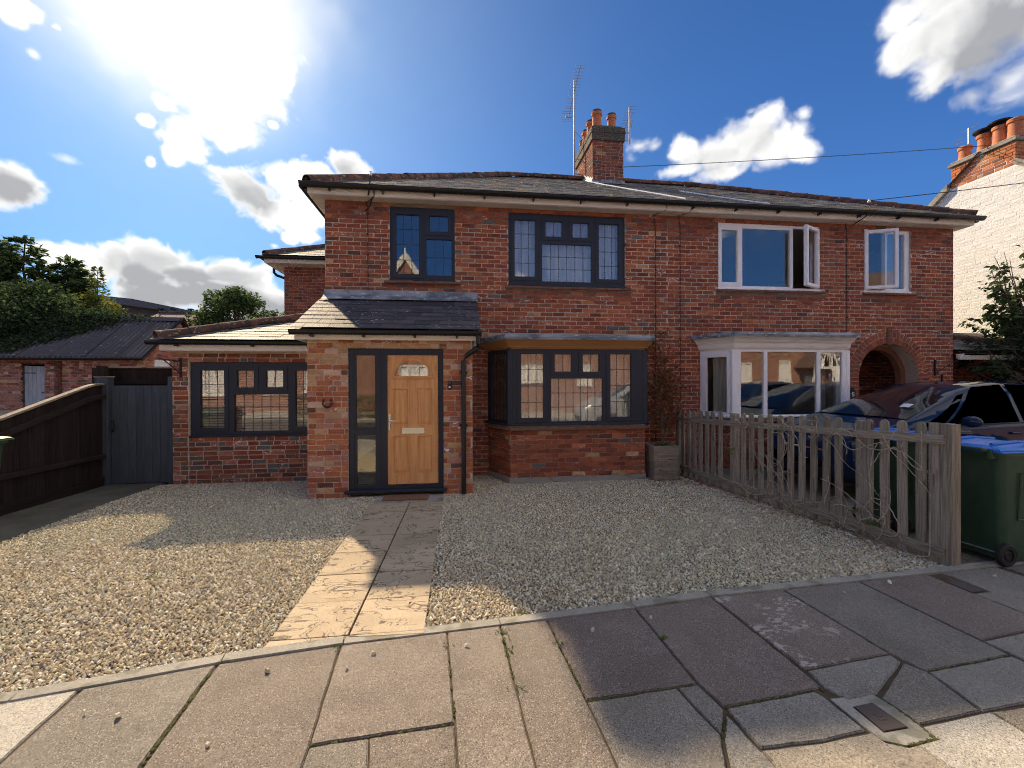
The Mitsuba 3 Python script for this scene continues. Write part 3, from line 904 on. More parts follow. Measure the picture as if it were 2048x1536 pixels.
def bay(h, pts, plinth_top, win, head, cornice, cornice_mat, material, fronts, sides, mixture, seed, leading):
    b = uniq(f'{h}__bay')
    faces = []
    for k in range(3):
        (x0, y0), (x1, y1) = pts[k], pts[k + 1]
        L = math.hypot(x1 - x0, y1 - y0)
        faces.append((frame(x0, y0, math.degrees(math.atan2(y1 - y0, x1 - x0))), L))
    put('wall', [fpoly(F, sbox(0, -.1, L, plinth_top), -.20, -.020) for F, L in faces], 'mortar', parent=f'{b}')
    for k, (F, L) in enumerate(faces):
        lay(b, F, courses(0, L, .092, plinth_top, seed=seed + k), mixture, seed=seed + k, proud=.006, d=-.012)
    put('footing', [fpoly(F, sbox(-.01, -.1, L + .01, .086), -.18, .012) for F, L in faces], 'concrete', parent=b)
    for k, (F, L) in enumerate(faces):
        u = 0.0
        while u < L - .02:
            v = min(u + .152, L)
            dz = rng.uniform(-.003, .003)
            put('sill_tile', fbox(F, u + .0015, v - .0015, -.10, .068 + rng.uniform(-.004, .004), plinth_top + .006 + dz, plinth_top + .050 + dz, .006), 'sill_tile', uv=(0, 0), parent=b)
            u = v
    put('sill_bed', [fpoly(F, sbox(0, plinth_top + .001, L, plinth_top + .075), -.16, .0) for F, L in faces], 'concrete', parent=b)
    for k, (F, L) in enumerate(faces):
        lights = fronts if k == 1 else sides[k // 2]
        Fi = F
        window(b.split('__')[0], Fi, (0, L, win[0], win[1]), lights, material, leading=leading, face=.0, lead_gap=(.13, .235), name='bay_window', label=None)
    for x, y in pts[1:3]:
        put('corner_post', box(x - .045, x + .045, y - .010, y + .10, win[0], win[1], .012), material, parent=b)
    put('cornice', [band(pts, cornice), lid(pts, cornice[0][0], cornice[0][1])], cornice_mat, parent=b)
    top = cornice[-1][1]
    put('head_board', [fpoly(F, sbox(0, win[1] + .001, L, cornice[0][1] + .12), -.12, -.004) for F, L in faces], cornice_mat, parent=b)
    o = cornice[-1][0]
    put('lead_roof', [sheet(np.array([ring_at(pts, o - .01, top - .006), ring_at(pts, o + .035, top - .012), ring_at(pts, o + .045, top + .03), ring_at(pts, o + .015, top + .075), ring_at(pts, o - .2, top + .095), ring_at(pts, -.45, top + .14)])), lid(pts, -.44, top + .139)], 'lead', parent=b)
    put('bay_floor', [lid(pts, -.05, .11)], 'dim_plaster', parent=b)
    put('bay_ceiling', lid(pts, -.02, win[1] + .01), 'plaster', parent=b)
    return b


bay(HOUSE, BAY1, .842, (.925, 2.146), 2.15, [(.035, 2.168), (.045, 2.195), (.055, 2.20), (.115, 2.272), (.120, 2.292)], 'ochre_board', 'anthracite',
    [(1.000 - .834, 1.390 - .834, 1.023, 2.080, True), (1.546 - .834, 1.854 - .834, 1.767, 2.073, True), (2.011 - .834, 2.318 - .834, 1.767, 2.075, True), (1.505 - .834, 2.357 - .834, .980, 1.664, False), (2.473 - .834, 2.861 - .834, 1.023, 2.079, True)],
    [[(.14, .62, .992, 2.085, False)], [(.12, .60, .992, 2.085, False)]], MIX_L, 21, True)
bay(NEIGHBOUR, BAY2, .900, (.985, 2.165), 2.17, [(.020, 2.185), (.035, 2.215), (.038, 2.285), (.060, 2.292), (.080, 2.332), (.120, 2.375), (.125, 2.390)], 'white_board', 'white_plastic',
    [(4.887 - 4.76, 5.318 - 4.76, 1.030, 2.126, False), (5.389 - 4.76, 6.343 - 4.76, 1.030, 2.127, False), (6.416 - 4.76, 6.839 - 4.76, 1.030, 2.125, False)],
    [[(.11, .52, 1.06, 2.06, True)], [(.11, .52, 1.06, 2.06, True)]], MIX_R, 25, None)

# ---------------------------------------------------------------- main roof, eaves and gutters
EX0, EX1, EY, EZ, RY, PITCH = -2.43, 10.12, -.27, 4.80, 3.67, .5418
RUN = RY - EY
RZ = EZ + RUN * PITCH
A, B = np.array([EX0, EY, EZ]), np.array([EX1, EY, EZ])
R0, R1 = np.array([EX0 + RUN, RY, RZ]), np.array([EX1 - RUN, RY, RZ])
C, D = np.array([EX1, 2 * RY - EY, EZ]), np.array([EX0, 2 * RY - EY, EZ])
dn = np.array([0, 0, -.05])
Pm, Em, Fm = np.array([PARTY, RY, RZ]), np.array([PARTY, EY, EZ]), np.array([PARTY, 2 * RY - EY, EZ])


def polys(*faces):
    v, f = [], []
    for q in faces:
        k = len(v)
        v += list(q)
        f += [[k, k + i, k + i + 1] for i in range(1, len(q) - 1)]
    return np.array(v), np.array(f)


ROOF = put('roof', polys([A + dn, Em + dn, Pm + dn, R0 + dn], [A + dn, R0 + dn, D + dn], [D + dn, R0 + dn, Pm + dn, Fm + dn]), 'slate', uv=tone(0, .3), parent=HOUSE)
ROOF_N = put('roof', polys([Em + dn, B + dn, R1 + dn, Pm + dn], [B + dn, C + dn, R1 + dn], [Fm + dn, Pm + dn, R1 + dn, C + dn]), 'slate', uv=tone(0, .3), parent=NEIGHBOUR)
slope = math.hypot(1, PITCH)
up = np.array([0, 1, PITCH]) / slope
gauge = .215
rows = int(RUN * slope / gauge)
OLD = {3: 1, 4: 6, 5: 4, 7: 6, 6: .8, 2: 2}
slates(ROOF, 'slate', A + [0, 0, .0], [1, 0, 0], up, rows, lambda k: (k * gauge / slope + .02, PARTY - EX0), gauge, .29, OLD, 31, few=300)
slates(ROOF_N, 'slate', Em, [1, 0, 0], up, rows, lambda k: (0, EX1 - PARTY - k * gauge / slope - .02), gauge, .29, OLD, 32, few=300)
ridge_tiles(ROOF, A + [.05, .05, .045], R0 + [0, 0, .045], .115, .42, seed=1)
ridge_tiles(ROOF, R0 + [0, 0, .045], Pm + [0, 0, .045], .105, .42, seed=2)
ridge_tiles(ROOF_N, Pm + [0, 0, .045], R1 + [0, 0, .045], .105, .42, seed=3)
ridge_tiles(ROOF_N, B + [-.05, .05, .045], R1 + [0, 0, .045], .115, .42, seed=4)


def half_gutter(p, q, r=.058):
    """A half-round gutter from p to q (its rim's middle line)."""
    p, q = np.asarray(p, float), np.asarray(q, float)
    t = (q - p) / np.linalg.norm(q - p)
    s = np.cross(t, [0, 0, 1.0])
    out = []
    for rr in (r, r - .006):
        ang = np.linspace(0, PI, 11)
        g = np.array([[e + s * rr * math.cos(a) - np.array([0, 0, 1.0]) * rr * math.sin(a) for a in ang] for e in (p, q)])
        out.append(sheet(g))
    for e in (p, q):
        ang = np.linspace(0, PI, 11)
        v = np.array([e + s * r * math.cos(a) - np.array([0, 0, 1.0]) * r * math.sin(a) for a in ang])
        out.append((v, np.array([[0, i, i + 1] for i in range(1, 10)])))
    rim = .007
    out += [tube([p + s * r * k, q + s * r * k], rim, 5) for k in (-1, 1)]
    return join(out)


def bracket(x, y, z):
    return box(x - .012, x + .012, y - .02, y + .115, z - .085, z - .045, .004)


for h, x0, x1, side in ((HOUSE, -2.37, PARTY, -1), (NEIGHBOUR, PARTY, 10.06, 1)):
    edge = x0 if side < 0 else x1
    put('fascia', [box(x0, x1, -.205, -.185, 4.655, 4.765), box(edge, edge - side * .02, -.183, 7.4, 4.655, 4.765)], 'white_board', parent=h)
    put('soffit', [box(x0 + .02, x1 - .02 if side > 0 else x1, -.184, .0 - .002, 4.648, 4.664), box(edge - side * .02, -2.162 if side < 0 else 9.852, .0, 7.4, 4.648, 4.664)], 'soffit_paint', parent=h)
    gx = x0 - .09 if side < 0 else x1 + .09
    put('gutter', [half_gutter((gx if side < 0 else x0, -.285, 4.785), (x1 if side < 0 else gx, -.285, 4.785), .064), half_gutter((edge + side * .07, -.20, 4.775), (edge + side * .07, 7.4, 4.775), .062)], 'black_plastic', parent=h)
    x = x0 + .35
    while x < x1 - .1:
        put('gutter_bracket', bracket(x, -.275, 4.775), 'black_plastic', parent=h)
        x += .83

# ---------------------------------------------------------------- chimney on the ridge
CX0, CX1, CY0, CY1 = 3.345, 4.135, 2.90, 4.40
CH = put('chimney', [box(CX0 + .01, CX1 - .01, CY0 + .01, CY1 - .01, 6.0, 7.95)], 'mortar', parent=HOUSE)
mixc = {DARK: 6, RED: 4, BURNT: 4, BROWN: 4, ORANGE: 2, TAN: 1, SOOT: 2}
for F, L in ((frame(CX0, CY0, 0), CX1 - CX0), (frame(CX0, CY1, -90), CY1 - CY0)):
    lay(CH, F, courses(0, L, 6.05, 7.63, seed=41, bond='mixed'), mixc, seed=41, d=-.010, proud=.008)
    for k, (o, z) in enumerate(((.012, 7.63), (.030, 7.705), (.045, 7.78), (.030, 7.855))):
        lay(CH, F, courses(-o, L + o, z, z + .075, seed=42 + k, bond='mixed'), {SOOT: 5, GREY: 2, BURNT: 1}, seed=42 + k, d=o - .01, proud=.008)
put('chimney_cap', [box(CX0 - .03, CX1 + .03, CY0 - .03, CY1 + .03, 7.60, 7.93), box(CX0 + .0, CX1 - .0, CY0 + .0, CY1 - .0, 7.90, 8.00, .05)], 'brick', uv=tone(SOOT, .3), parent=HOUSE)


def pot(h, x, y, z, r=.115, hi=.42, hood=False, key='chimney_pot'):
    put(key, lathe([(0, 0), (r * 1.0, 0), (r * 1.02, .05), (r * .92, hi * .5), (r * .90, hi - .09), (r * 1.08, hi - .075), (r * 1.12, hi - .02), (r * 1.02, hi), (r * .78, hi), (r * .74, hi * .4), (0, hi * .4)], 18, (x, y, z)), 'terracotta', smooth=35, parent=h)


for x, y, hh, rr in ((3.54, 3.17, .46, .125), (3.52, 3.58, .44, .12), (3.51, 3.95, .40, .115), (3.50, 4.24, .28, .10), (3.94, 3.20, .42, .115)):
    pot(HOUSE, x, y, 7.97, rr, hh)
    put('pot_flue', lathe([(0, 0), (rr * .85, 0), (rr * .98, .012), (rr * .98, .05), (rr * .8, .055), (0, .03)], 16, (x, y, 7.97 + hh - .002)), 'brick', uv=tone(SOOT, .2), parent=HOUSE)
zf = EZ + (CY0 - EY) * PITCH
put('flashing', [box(CX0 - .03, CX1 + .03, CY0 - .012, CY0 + .02, zf - .10, zf + .10), polys([np.array([CX0 - .06, CY0 - .20, zf - .2 * PITCH + .04]), np.array([CX1 + .06, CY0 - .20, zf - .2 * PITCH + .04]), np.array([CX1 + .06, CY0, zf + .045]), np.array([CX0 - .06, CY0, zf + .045])])], 'lead', parent=HOUSE)
steps = []
for k in range(6):
    y0 = CY0 + k * .13
    z0 = EZ + (y0 - EY) * PITCH
    steps.append(box(CX0 - .012, CX0 + .01, y0, y0 + .15, z0 - .05, z0 + .17))
put('step_flashing', steps, 'white_board', parent=HOUSE)

# ---------------------------------------------------------------- rear wing on the left
wing = put('rear_wing', [fpoly(frame(0, 4.2, 0), sbox(-4.36, -.1, -2.16, 4.58), -.24, 0), box(-4.36, -4.12, 4.44, 7.3, -.1, 4.58)], 'mortar', parent=HOUSE)
lay(wing, frame(0, 4.2, 0), courses(-4.36, -2.16, 2.625, 4.575, seed=51), {DARK: 4, RED: 5, BURNT: 1, BROWN: 1}, seed=51, few=220)
WA, WD, WR = np.array([-4.74, 3.80, 4.74]), np.array([-4.74, 7.6, 4.74]), np.array([-2.9, 5.64, 5.64])
WE, WF = np.array([-1.5, 3.80, 4.74]), np.array([-1.0, 5.64, 5.64])
wroof = put('wing_roof', polys([WA, WE, WF, WR], [WA, WR, WD], [WD, WR, WF, np.array([-1.0, 7.6, 4.74])]), 'slate', uv=tone(0, .3), parent=HOUSE)
wp = .9 / 1.84
slates(wroof, 'slate', WA + [0, 0, .01], [1, 0, 0], np.array([0, 1, wp]) / math.hypot(1, wp), 7, lambda k: (k * gauge / math.hypot(1, wp) + .03, 2.4), gauge, .29, {4: 3, 7: 3, 2: 2}, 53, few=60)
ridge_tiles(wroof, WA + [.05, .05, .05], WR + [0, 0, .05], .11, .42, seed=7)
put('wing_fascia', [box(-4.68, -2.162, 3.86, 3.88, 4.585, 4.71), box(-4.70, -4.68, 3.86, 7.4, 4.585, 4.71)], 'white_board', parent=HOUSE)
put('wing_soffit', [box(-4.68, -2.162, 3.88, 4.198, 4.58, 4.60), box(-4.68, -4.362, 4.2, 7.4, 4.58, 4.60)], 'soffit_paint', parent=HOUSE)
put('wing_gutter', [half_gutter((-4.86, 3.80, 4.72), (-2.165, 3.80, 4.72)), half_gutter((-4.76, 3.84, 4.72), (-4.76, 7.4, 4.72))], 'black_plastic', parent=HOUSE)
put('wing_downpipe', tube([(-4.76, 4.6, 4.66), (-4.76, 4.6, 4.52), (-4.70, 4.6, 4.45), (-4.46, 4.6, 4.36), (-4.42, 4.6, 4.28), (-4.42, 4.6, 3.0), (-4.42, 4.6, .1)], .034, 8), 'black_plastic', smooth=40, parent=HOUSE)

# ---------------------------------------------------------------- single-storey side extension
XW = (-4.241, -2.08, .748, 1.956)
ext_wall = sbox(-4.49, -.1, -2.162, 2.14).difference(rect(XW))
EXT = put('extension_wall', [fpoly(F0, ext_wall, -.24, 0), box(-4.49, -4.25, .24, 4.198, -.1, 2.14)], 'mortar', parent=HOUSE)
put('extension_room', [box(-4.25, -2.162, 3.6, 3.7, 0, 2.2), box(-4.25, -2.162, .24, 3.6, .0, .06), box(-4.25, -2.162, .24, 3.6, 2.16, 2.20)], 'dim_plaster', parent=HOUSE)
mixx = {BROWN: 26, BURNT: 15, DARK: 22, PINK: 8, GREY: 8, RED: 12, LIMED: 10, ORANGE: 4}
lay(EXT, F0, courses(-4.49, -2.162, .0, 2.13, [XW, (-4.262, -4.252, -1, 3)], seed=61, bond='mixed'), mixx, seed=61, proud=.004)
window(HOUSE, frame(0, .03, 0), XW, [(-4.111, -3.722, .876, 1.830, True), (-3.560, -3.270, 1.531, 1.830, True), (-3.115, -2.820, 1.531, 1.830, True), (-3.585, -2.765, .828, 1.424, False), (-2.657, -2.270, .876, 1.830, True)],
       'anthracite', leading=True, lead_gap=(.135, .235), label='dark grey window beside the wooden gate, blinds behind it')
XA = np.array([-4.68, -.24, 2.28])
XR, XP = 2.5, .34
XT = XA + [XR, XR, XR * XP]
eroof = put('extension_roof', polys([XA + dn * .4, np.array([-2.165, -.24, 2.28]) + dn * .4, np.array([-2.165, XA[1] + XR, XT[2]]) + dn * .4, XT + dn * .4], [XA + dn * .4, XT + dn * .4, np.array([-4.68, 4.19, 2.28]) + dn * .4], [XT + dn * .4, np.array([-2.165, 4.19, XT[2]]) + dn * .4, np.array([-4.68, 4.19, 2.28]) + dn * .4]), 'slate', uv=tone(0, .3), parent=HOUSE)
es = math.hypot(1, XP)
slates(eroof, 'slate', XA, [1, 0, 0], np.array([0, 1, XP]) / es, 12, lambda k: (k * .20 / es + .03, 2.51), .20, .33, {1: 3, 2: 4, 4: 3, 7: 2}, 63, few=120)
ridge_tiles(eroof, XA + [.06, .06, .06], XT + [0, 0, .06], .105, .40, seed=9)
put('extension_fascia', [box(-4.56, -2.165, -.165, -.145, 2.125, 2.235), box(-4.58, -4.56, -.165, 4.15, 2.125, 2.235)], 'white_board', parent=HOUSE)
put('extension_soffit', [box(-4.56, -2.165, -.145, -.002, 2.12, 2.136), box(-4.56, -4.492, .0, 4.15, 2.12, 2.136)], 'soffit_paint', parent=HOUSE)
put('extension_gutter', [half_gutter((-4.72, -.225, 2.262), (-2.22, -.225, 2.262), .055), half_gutter((-4.64, -.17, 2.262), (-4.64, 4.15, 2.262), .055)], 'black_plastic', parent=HOUSE)
for x in (-4.30, -3.20):
    put('gutter_bracket', box(x - .012, x + .012, -.275, -.165, 2.185, 2.215, .004), 'black_plastic', parent=HOUSE)
put('damp_course', fbox(F0, -4.49, -2.162, -.02, .006, 2.138, 2.139), 'brick', uv=tone(DARK), parent=HOUSE)

# ---------------------------------------------------------------- entrance porch
PF = frame(0, -1.20, 0)
DOOR = (-1.520, -.195, .062, 2.098)
porch_wall = sbox(-2.062, -.1, .222, 2.24).difference(sbox(DOOR[0], -.2, DOOR[1], DOOR[3]))
PORCH = put('porch_wall', [fpoly(PF, porch_wall, -.2, 0), box(-2.062, -1.862, -1.0, -.002, -.1, 2.24), box(.022, .222, -1.0, -.002, -.1, 2.24)], 'mortar', parent=HOUSE)
mixp = {ORANGE: 38, RED: 16, TAN: 15, BROWN: 6, PALE: 5, BURNT: 3, PINK: 8, LIMED: 9}


def porch_tone(a, b, z0, z1):
    if z0 > 1.72 and rng.random() < .62:
        return [TAN, TAN, TAN, PALE, ORANGE][rng.integers(0, 5)]
    return None


lay(PORCH, PF, courses(-2.062, .222, .0, 2.24, [(DOOR[0], DOOR[1], -1, DOOR[3])], seed=71, bond='mixed'), mixp, seed=71, proud=.006, special=porch_tone)
put('porch_floor', box(-1.862, .022, -1.05, .3, .0, .10), 'concrete', parent=HOUSE)
put('porch_ceiling', box(-2.06, .22, -1.19, -.002, 2.245, 2.29), 'plaster', parent=HOUSE)
# roof
PA = np.array([-2.215, -1.385, 2.345])
PT = 3.02
pp = (PT - PA[2]) / (0 - PA[1])
ps = math.hypot(1, pp)
proof = put('porch_roof', polys([PA + dn, np.array([.345, -1.385, 2.345]) + dn, np.array([.345, -.01, PT]) + dn, np.array([-2.19, -.01, PT]) + dn],
                                [np.array([.335, -1.385, 2.345]) + dn, np.array([.335, -.01, 2.35]), np.array([.335, -.01, PT]) + dn], [PA + dn, np.array([-2.2, -.01, 2.3]), np.array([-2.19, -.01, PT]) + dn]), 'slate', uv=tone(0, .3), parent=HOUSE)
slates(proof, 'slate', PA, [1, 0, 0], np.array([0, 1, pp]) / ps, 8, lambda k: (.0, 2.555), 1.385 * ps / 8.2, .335, {0: 3, 1: 5, 3: 3, 2: 1}, 73, few=200)
put('porch_fascia', [box(-2.19, .275, -1.315, -1.295, 2.205, 2.315), box(-2.19, -2.17, -1.295, -.002, 2.205, 2.33), box(.255, .275, -1.295, -.002, 2.205, 2.33)], 'white_board', parent=HOUSE)
put('porch_soffit', box(-2.17, .255, -1.296, -1.202, 2.215, 2.23), 'soffit_paint', parent=HOUSE)
put('porch_gutter', half_gutter((-2.225, -1.385, 2.322), (.345, -1.385, 2.322), .058), 'black_plastic', parent=HOUSE)
for x in (-1.95, -1.27, -.58, .0):
    put('gutter_bracket', box(x - .014, x + .014, -1.435, -1.315, 2.235, 2.268, .004), 'black_plastic', parent=HOUSE)
fl = []
for x0, x1 in ((-2.17, -1.30), (-1.31, -.42), (-.43, .352)):
    wob = rng.uniform(-.006, .006, 4)
    fl.append(polys([np.array([x0, -.03, 3.165 + wob[0]]), np.array([x1, -.03, 3.165 + wob[1]]), np.array([x1, -.045, 3.07]), np.array([x0, -.045, 3.07])],
                    [np.array([x0, -.045, 3.07]), np.array([x1, -.045, 3.07]), np.array([x1, -.20, 2.975 + wob[2] * .4]), np.array([x0, -.20, 2.975 + wob[3] * .4])]))
    fl.append(polys([np.array([x0, -.03, 3.165 + wob[0]]), np.array([x1, -.03, 3.165 + wob[1]]), np.array([x1, .01, 3.168]), np.array([x0, .01, 3.168])]))
put('lead_flashing', fl, 'lead', parent=HOUSE)
put('downpipe', [tube([(.30, -1.385, 2.27), (.30, -1.385, 2.16), (.285, -1.36, 2.10), (.13, -1.29, 1.99), (.092, -1.262, 1.92), (.092, -1.255, 1.0), (.092, -1.255, -.02)], .034, 10),
                 *[tube([(.092, -1.255, z), (.092, -1.255, z + .05)], .041, 10) for z in (1.70, 1.80, .95)], *[box(.035, .149, -1.262, -1.21, z, z + .03, .004) for z in (1.74, .98)]], 'black_plastic', smooth=40, parent=HOUSE)

# door set
dr0 = uniq(f'{HOUSE}__front_door')
side_lights = [(-1.418, -1.156, .977, 2.003), (-1.412, -1.153, .157, .867)]
DF = frame(0, -1.165, 0)
outer = sbox(DOOR[0], .10, DOOR[1], DOOR[3])
leaf_r = sbox(-.990, .152, -.270, 2.009)
put('frame', [fpoly(DF, outer.difference(unary_union([leaf_r] + [sbox(a, c, b, e) for a, b, c, e in side_lights])), -.07, .0),
              fpoly(DF, sbox(-1.500, .12, -1.085, 2.08).difference(unary_union([sbox(a - .03, c - .03, b + .03, e + .03) for a, b, c, e in side_lights])), .0, .012),
              fpoly(DF, sbox(-1.010, .135, -.250, 2.029).difference(leaf_r), .0, .010)], 'anthracite', parent=dr0)
put('threshold', fbox(DF, DOOR[0] - .045, DOOR[1] + .05, -.06, .095, .055, .098, .012), 'anthracite', parent=dr0)
for a, b, c, e in side_lights:
    put('side_pane', pane(DF, a - .01, b + .01, c - .01, e + .01, -.03), 'pane_glass', parent=dr0)
fan = affinity.scale(Point(-.633, 1.706).buffer(1.0, 40), .245, .218, origin=(-.633, 1.706)).intersection(sbox(-2, 1.706, 2, 3))
fan_o = affinity.scale(Point(-.633, 1.668).buffer(1.0, 40), .288, .298, origin=(-.633, 1.668)).intersection(sbox(-2, 1.668, 2, 3))
panels = [(-.913, -.692, 1.012, 1.530), (-.573, -.359, 1.008, 1.534), (-.905, -.688, .309, .852), (-.563, -.361, .320, .851)]
prect = [sbox(a, c, b, e) for a, b, c, e in panels]
oak = (.0, .4)
put('leaf', [fpoly(DF, leaf_r.buffer(-.004).difference(unary_union(prect + [fan])), -.05, -.012), fpoly(DF, leaf_r.buffer(-.006).difference(fan), -.05, -.026)], 'oak_door', uv=oak, parent=dr0)
for a, b, c, e in panels:
    v = np.array([[a + .004, -.024, c + .004], [b - .004, -.024, c + .004], [b - .004, -.024, e - .004], [a + .004, -.024, e - .004], [a + .045, -.013, c + .045], [b - .045, -.013, c + .045], [b - .045, -.013, e - .045], [a + .045, -.013, e - .045]])
    f = np.array([[0, 1, 5], [0, 5, 4], [1, 2, 6], [1, 6, 5], [2, 3, 7], [2, 7, 6], [3, 0, 4], [3, 4, 7], [4, 5, 6], [4, 6, 7]])
    put('raised_panel', move((v, f), DF), 'oak_door', uv=oak, parent=dr0)
    put('panel_moulding', fpoly(DF, sbox(a - .004, c - .004, b + .004, e + .004).difference(sbox(a + .008, c + .008, b - .008, e - .008)), -.03, -.004), 'oak_door', uv=(.0, .1), parent=dr0)
put('fanlight_frame', [fpoly(DF, fan_o.difference(fan), -.04, .006), fpoly(DF, fan_o.buffer(-.010).difference(fan.buffer(.010)), .0, .014)], 'oak_door', uv=(.0, .05), parent=dr0)
g = trimesh.creation.extrude_polygon(fan.buffer(.008), .004, engine='earcut')
gv = np.array(g.vertices)
put('fanlight_pane', move((np.stack([gv[:, 0], gv[:, 2] - .03, gv[:, 1]], 1), np.array(g.faces)), DF), 'pane_glass', parent=dr0)
cames = []
for ang in (45, 62, 118, 135):
    for o in (-.012, .012):
        cx, cz, a = -.633, 1.700, math.radians(ang)
        L = 1 / math.sqrt((math.cos(a) / .24) ** 2 + (math.sin(a) / .21) ** 2)
        p = np.array([[cx + o * math.sin(a) + .05 * math.cos(a), -1.140, cz - o * math.cos(a) + .05 * math.sin(a)], [cx + o * math.sin(a) + L * math.cos(a), -1.140, cz - o * math.cos(a) + L * math.sin(a)]])
        cames.append(tube(p, .0028, 4))
put('fanlight_bars', cames, 'steel', parent=dr0)
put('letter_box', [fpoly(DF, sbox(-.785, .880, -.472, .960).difference(sbox(-.765, .896, -.492, .944)), -.012, .002), fpoly(DF, sbox(-.766, .895, -.491, .945), -.012, -.004)], 'chrome', parent=dr0)
put('handle', [fbox(DF, -.978, -.944, -.012, .002, .925, 1.16, .008), tube([(-.961, -1.163, 1.068), (-.961, -1.215, 1.068), (-.955, -1.222, 1.068), (-.862, -1.222, 1.066)], .010, 8)], 'chrome', smooth=40, parent=dr0)

# ---------------------------------------------------------------- drive, path, pavement
KERB = [(-9.0, -5.75), (-6.0, -5.52), (-2.25, -5.06), (-1.35, -4.868), (-.70, -4.775), (.28, -4.69), (1.25, -4.60), (1.88, -4.52), (3.15, -4.44), (4.25, -4.37), (6.0, -4.25), (9.0, -4.05), (14.0, -3.7)]


def kerb_y(x):
    return np.interp(x, [k[0] for k in KERB], [k[1] for k in KERB])


EDGE = ground('kerb_edging', 'narrow pale concrete edging between the gravel and the pavement')
for (x0, y0), (x1, y1) in zip(KERB[:-1], KERB[1:]):
    n = max(1, round((x1 - x0) / .95))
    for k in range(n):
        a, b = k / n, (k + 1) / n
        p, q = np.array([x0 + (x1 - x0) * a, y0 + (y1 - y0) * a]), np.array([x0 + (x1 - x0) * b, y0 + (y1 - y0) * b])
        t = (q - p) / np.linalg.norm(q - p)
        s = np.array([-t[1], t[0]])
        h = .014 + rng.uniform(-.004, .004)
        poly = Polygon([p + t * .003, q - t * .003, q - t * .003 + s * .075, p + t * .003 + s * .075])
        put('edging_stone', flat(poly, -.09, h), 'concrete', parent=EDGE)

DRIVE = Polygon([(-4.66, .0), (-4.66, -1.4), (-4.60, -2.4), (-4.56, -3.4), (-4.6, -5.3), (-2.25, -4.99), (-1.35, -4.80), (-.70, -4.70), (.28, -4.62), (1.25, -4.53), (1.88, -4.45), (3.15, -4.37), (4.20, -4.30), (4.0, -2.4), (3.78, -.6), (3.78, 0)])
put(ground('gravel_bed'), flat(Polygon([(-4.66, .05), (-4.66, -1.4), (-4.58, -3.4), (-4.62, -5.3), (-2.25, -5.02), (-.70, -4.73), (1.25, -4.56), (4.25, -4.33), (14, -3.68), (14, .05)]), -.14, -.008), 'gravel_bed')
path_strip = Polygon([(-1.175, -4.74), (-1.130, -1.46), (-.19, -1.18), (-.205, -4.68)])
keep_out = unary_union([path_strip.buffer(-.015), sbox(-2.07, -1.21, .225, .1), Polygon([(.50, .1), (.815, -.69), (3.10, -.69), (3.42, .1)]), sbox(3.17, -.83, 3.66, -.38), sbox(-5, -.005, 12, .2)])


def scatter(region, per_m2, seed):
    r = np.random.default_rng(seed)
    x0, y0, x1, y1 = region.bounds
    s = 1 / math.sqrt(per_m2)
    gx, gy = np.meshgrid(np.arange(x0, x1, s), np.arange(y0, y1, s))
    p = np.stack([gx.ravel(), gy.ravel()], 1) + r.uniform(-.62, .62, (gx.size, 2)) * s
    import shapely
    return p[shapely.contains_xy(region, p[:, 0], p[:, 1])]


def stones(p, seed, lo=.0068, hi=.0148, lift=(-.003, .009), weights=(20, 14, 16, 12, 10, 10, 5, 3, 6, 4)):
    """Angular pebbles: a flattened dome of 14 triangles each."""
    r = np.random.default_rng(seed)
    n = len(p)
    ang = np.arange(6) * PI / 3
    rad = r.uniform(lo, hi, n) * r.uniform(.8, 1.2, n)
    asp = r.uniform(.45, .9, n)
    rot = r.uniform(0, 2 * PI, n)
    tilt = r.uniform(-.7, .7, (n, 2))
    hgt = rad * r.uniform(.5, .95, n)
    v = np.zeros((n, 10, 3))
    for k in range(6):
        j = r.uniform(.8, 1.15, n)
        v[:, k] = np.stack([rad * np.cos(ang[k]) * j, rad * asp * np.sin(ang[k]) * j, -hgt * .45], 1)
    for k in range(4):
        a = k * PI / 2 + r.uniform(-.3, .3, n)
        j = r.uniform(.42, .74, n)
        v[:, 6 + k] = np.stack([rad * np.cos(a) * j, rad * asp * np.sin(a) * j, hgt * r.uniform(.30, .58, n)], 1)
    v[:, :, 2] += v[:, :, 0] * tilt[:, :1] + v[:, :, 1] * tilt[:, 1:]
    c, s = np.cos(rot)[:, None], np.sin(rot)[:, None]
    x, y = v[:, :, 0] * c - v[:, :, 1] * s, v[:, :, 0] * s + v[:, :, 1] * c
    big = meshkit.fbm(np.c_[p * 1.2, p[:, :1] * 0], 3, 5)
    z = v[:, :, 2] + (r.uniform(*lift, n) + (big - .5) * .012)[:, None]
    verts = np.stack([x + p[:, :1], y + p[:, 1:], z], 2).reshape(-1, 3)
    f = np.array([[0, 1, 6], [1, 7, 6], [1, 2, 7], [2, 3, 7], [3, 8, 7], [3, 4, 8], [4, 9, 8], [4, 5, 9], [5, 6, 9], [5, 0, 6], [6, 7, 8], [6, 8, 9]])
    faces = (f[None] + (np.arange(n) * 10)[:, None, None]).reshape(-1, 3)
    k = r.choice(len(weights), n, p=np.array(weights) / sum(weights))
    uv = np.repeat(np.stack([(k + .5) / 16, r.random(n)], 1), 10, 0)
    return (verts, faces), uv


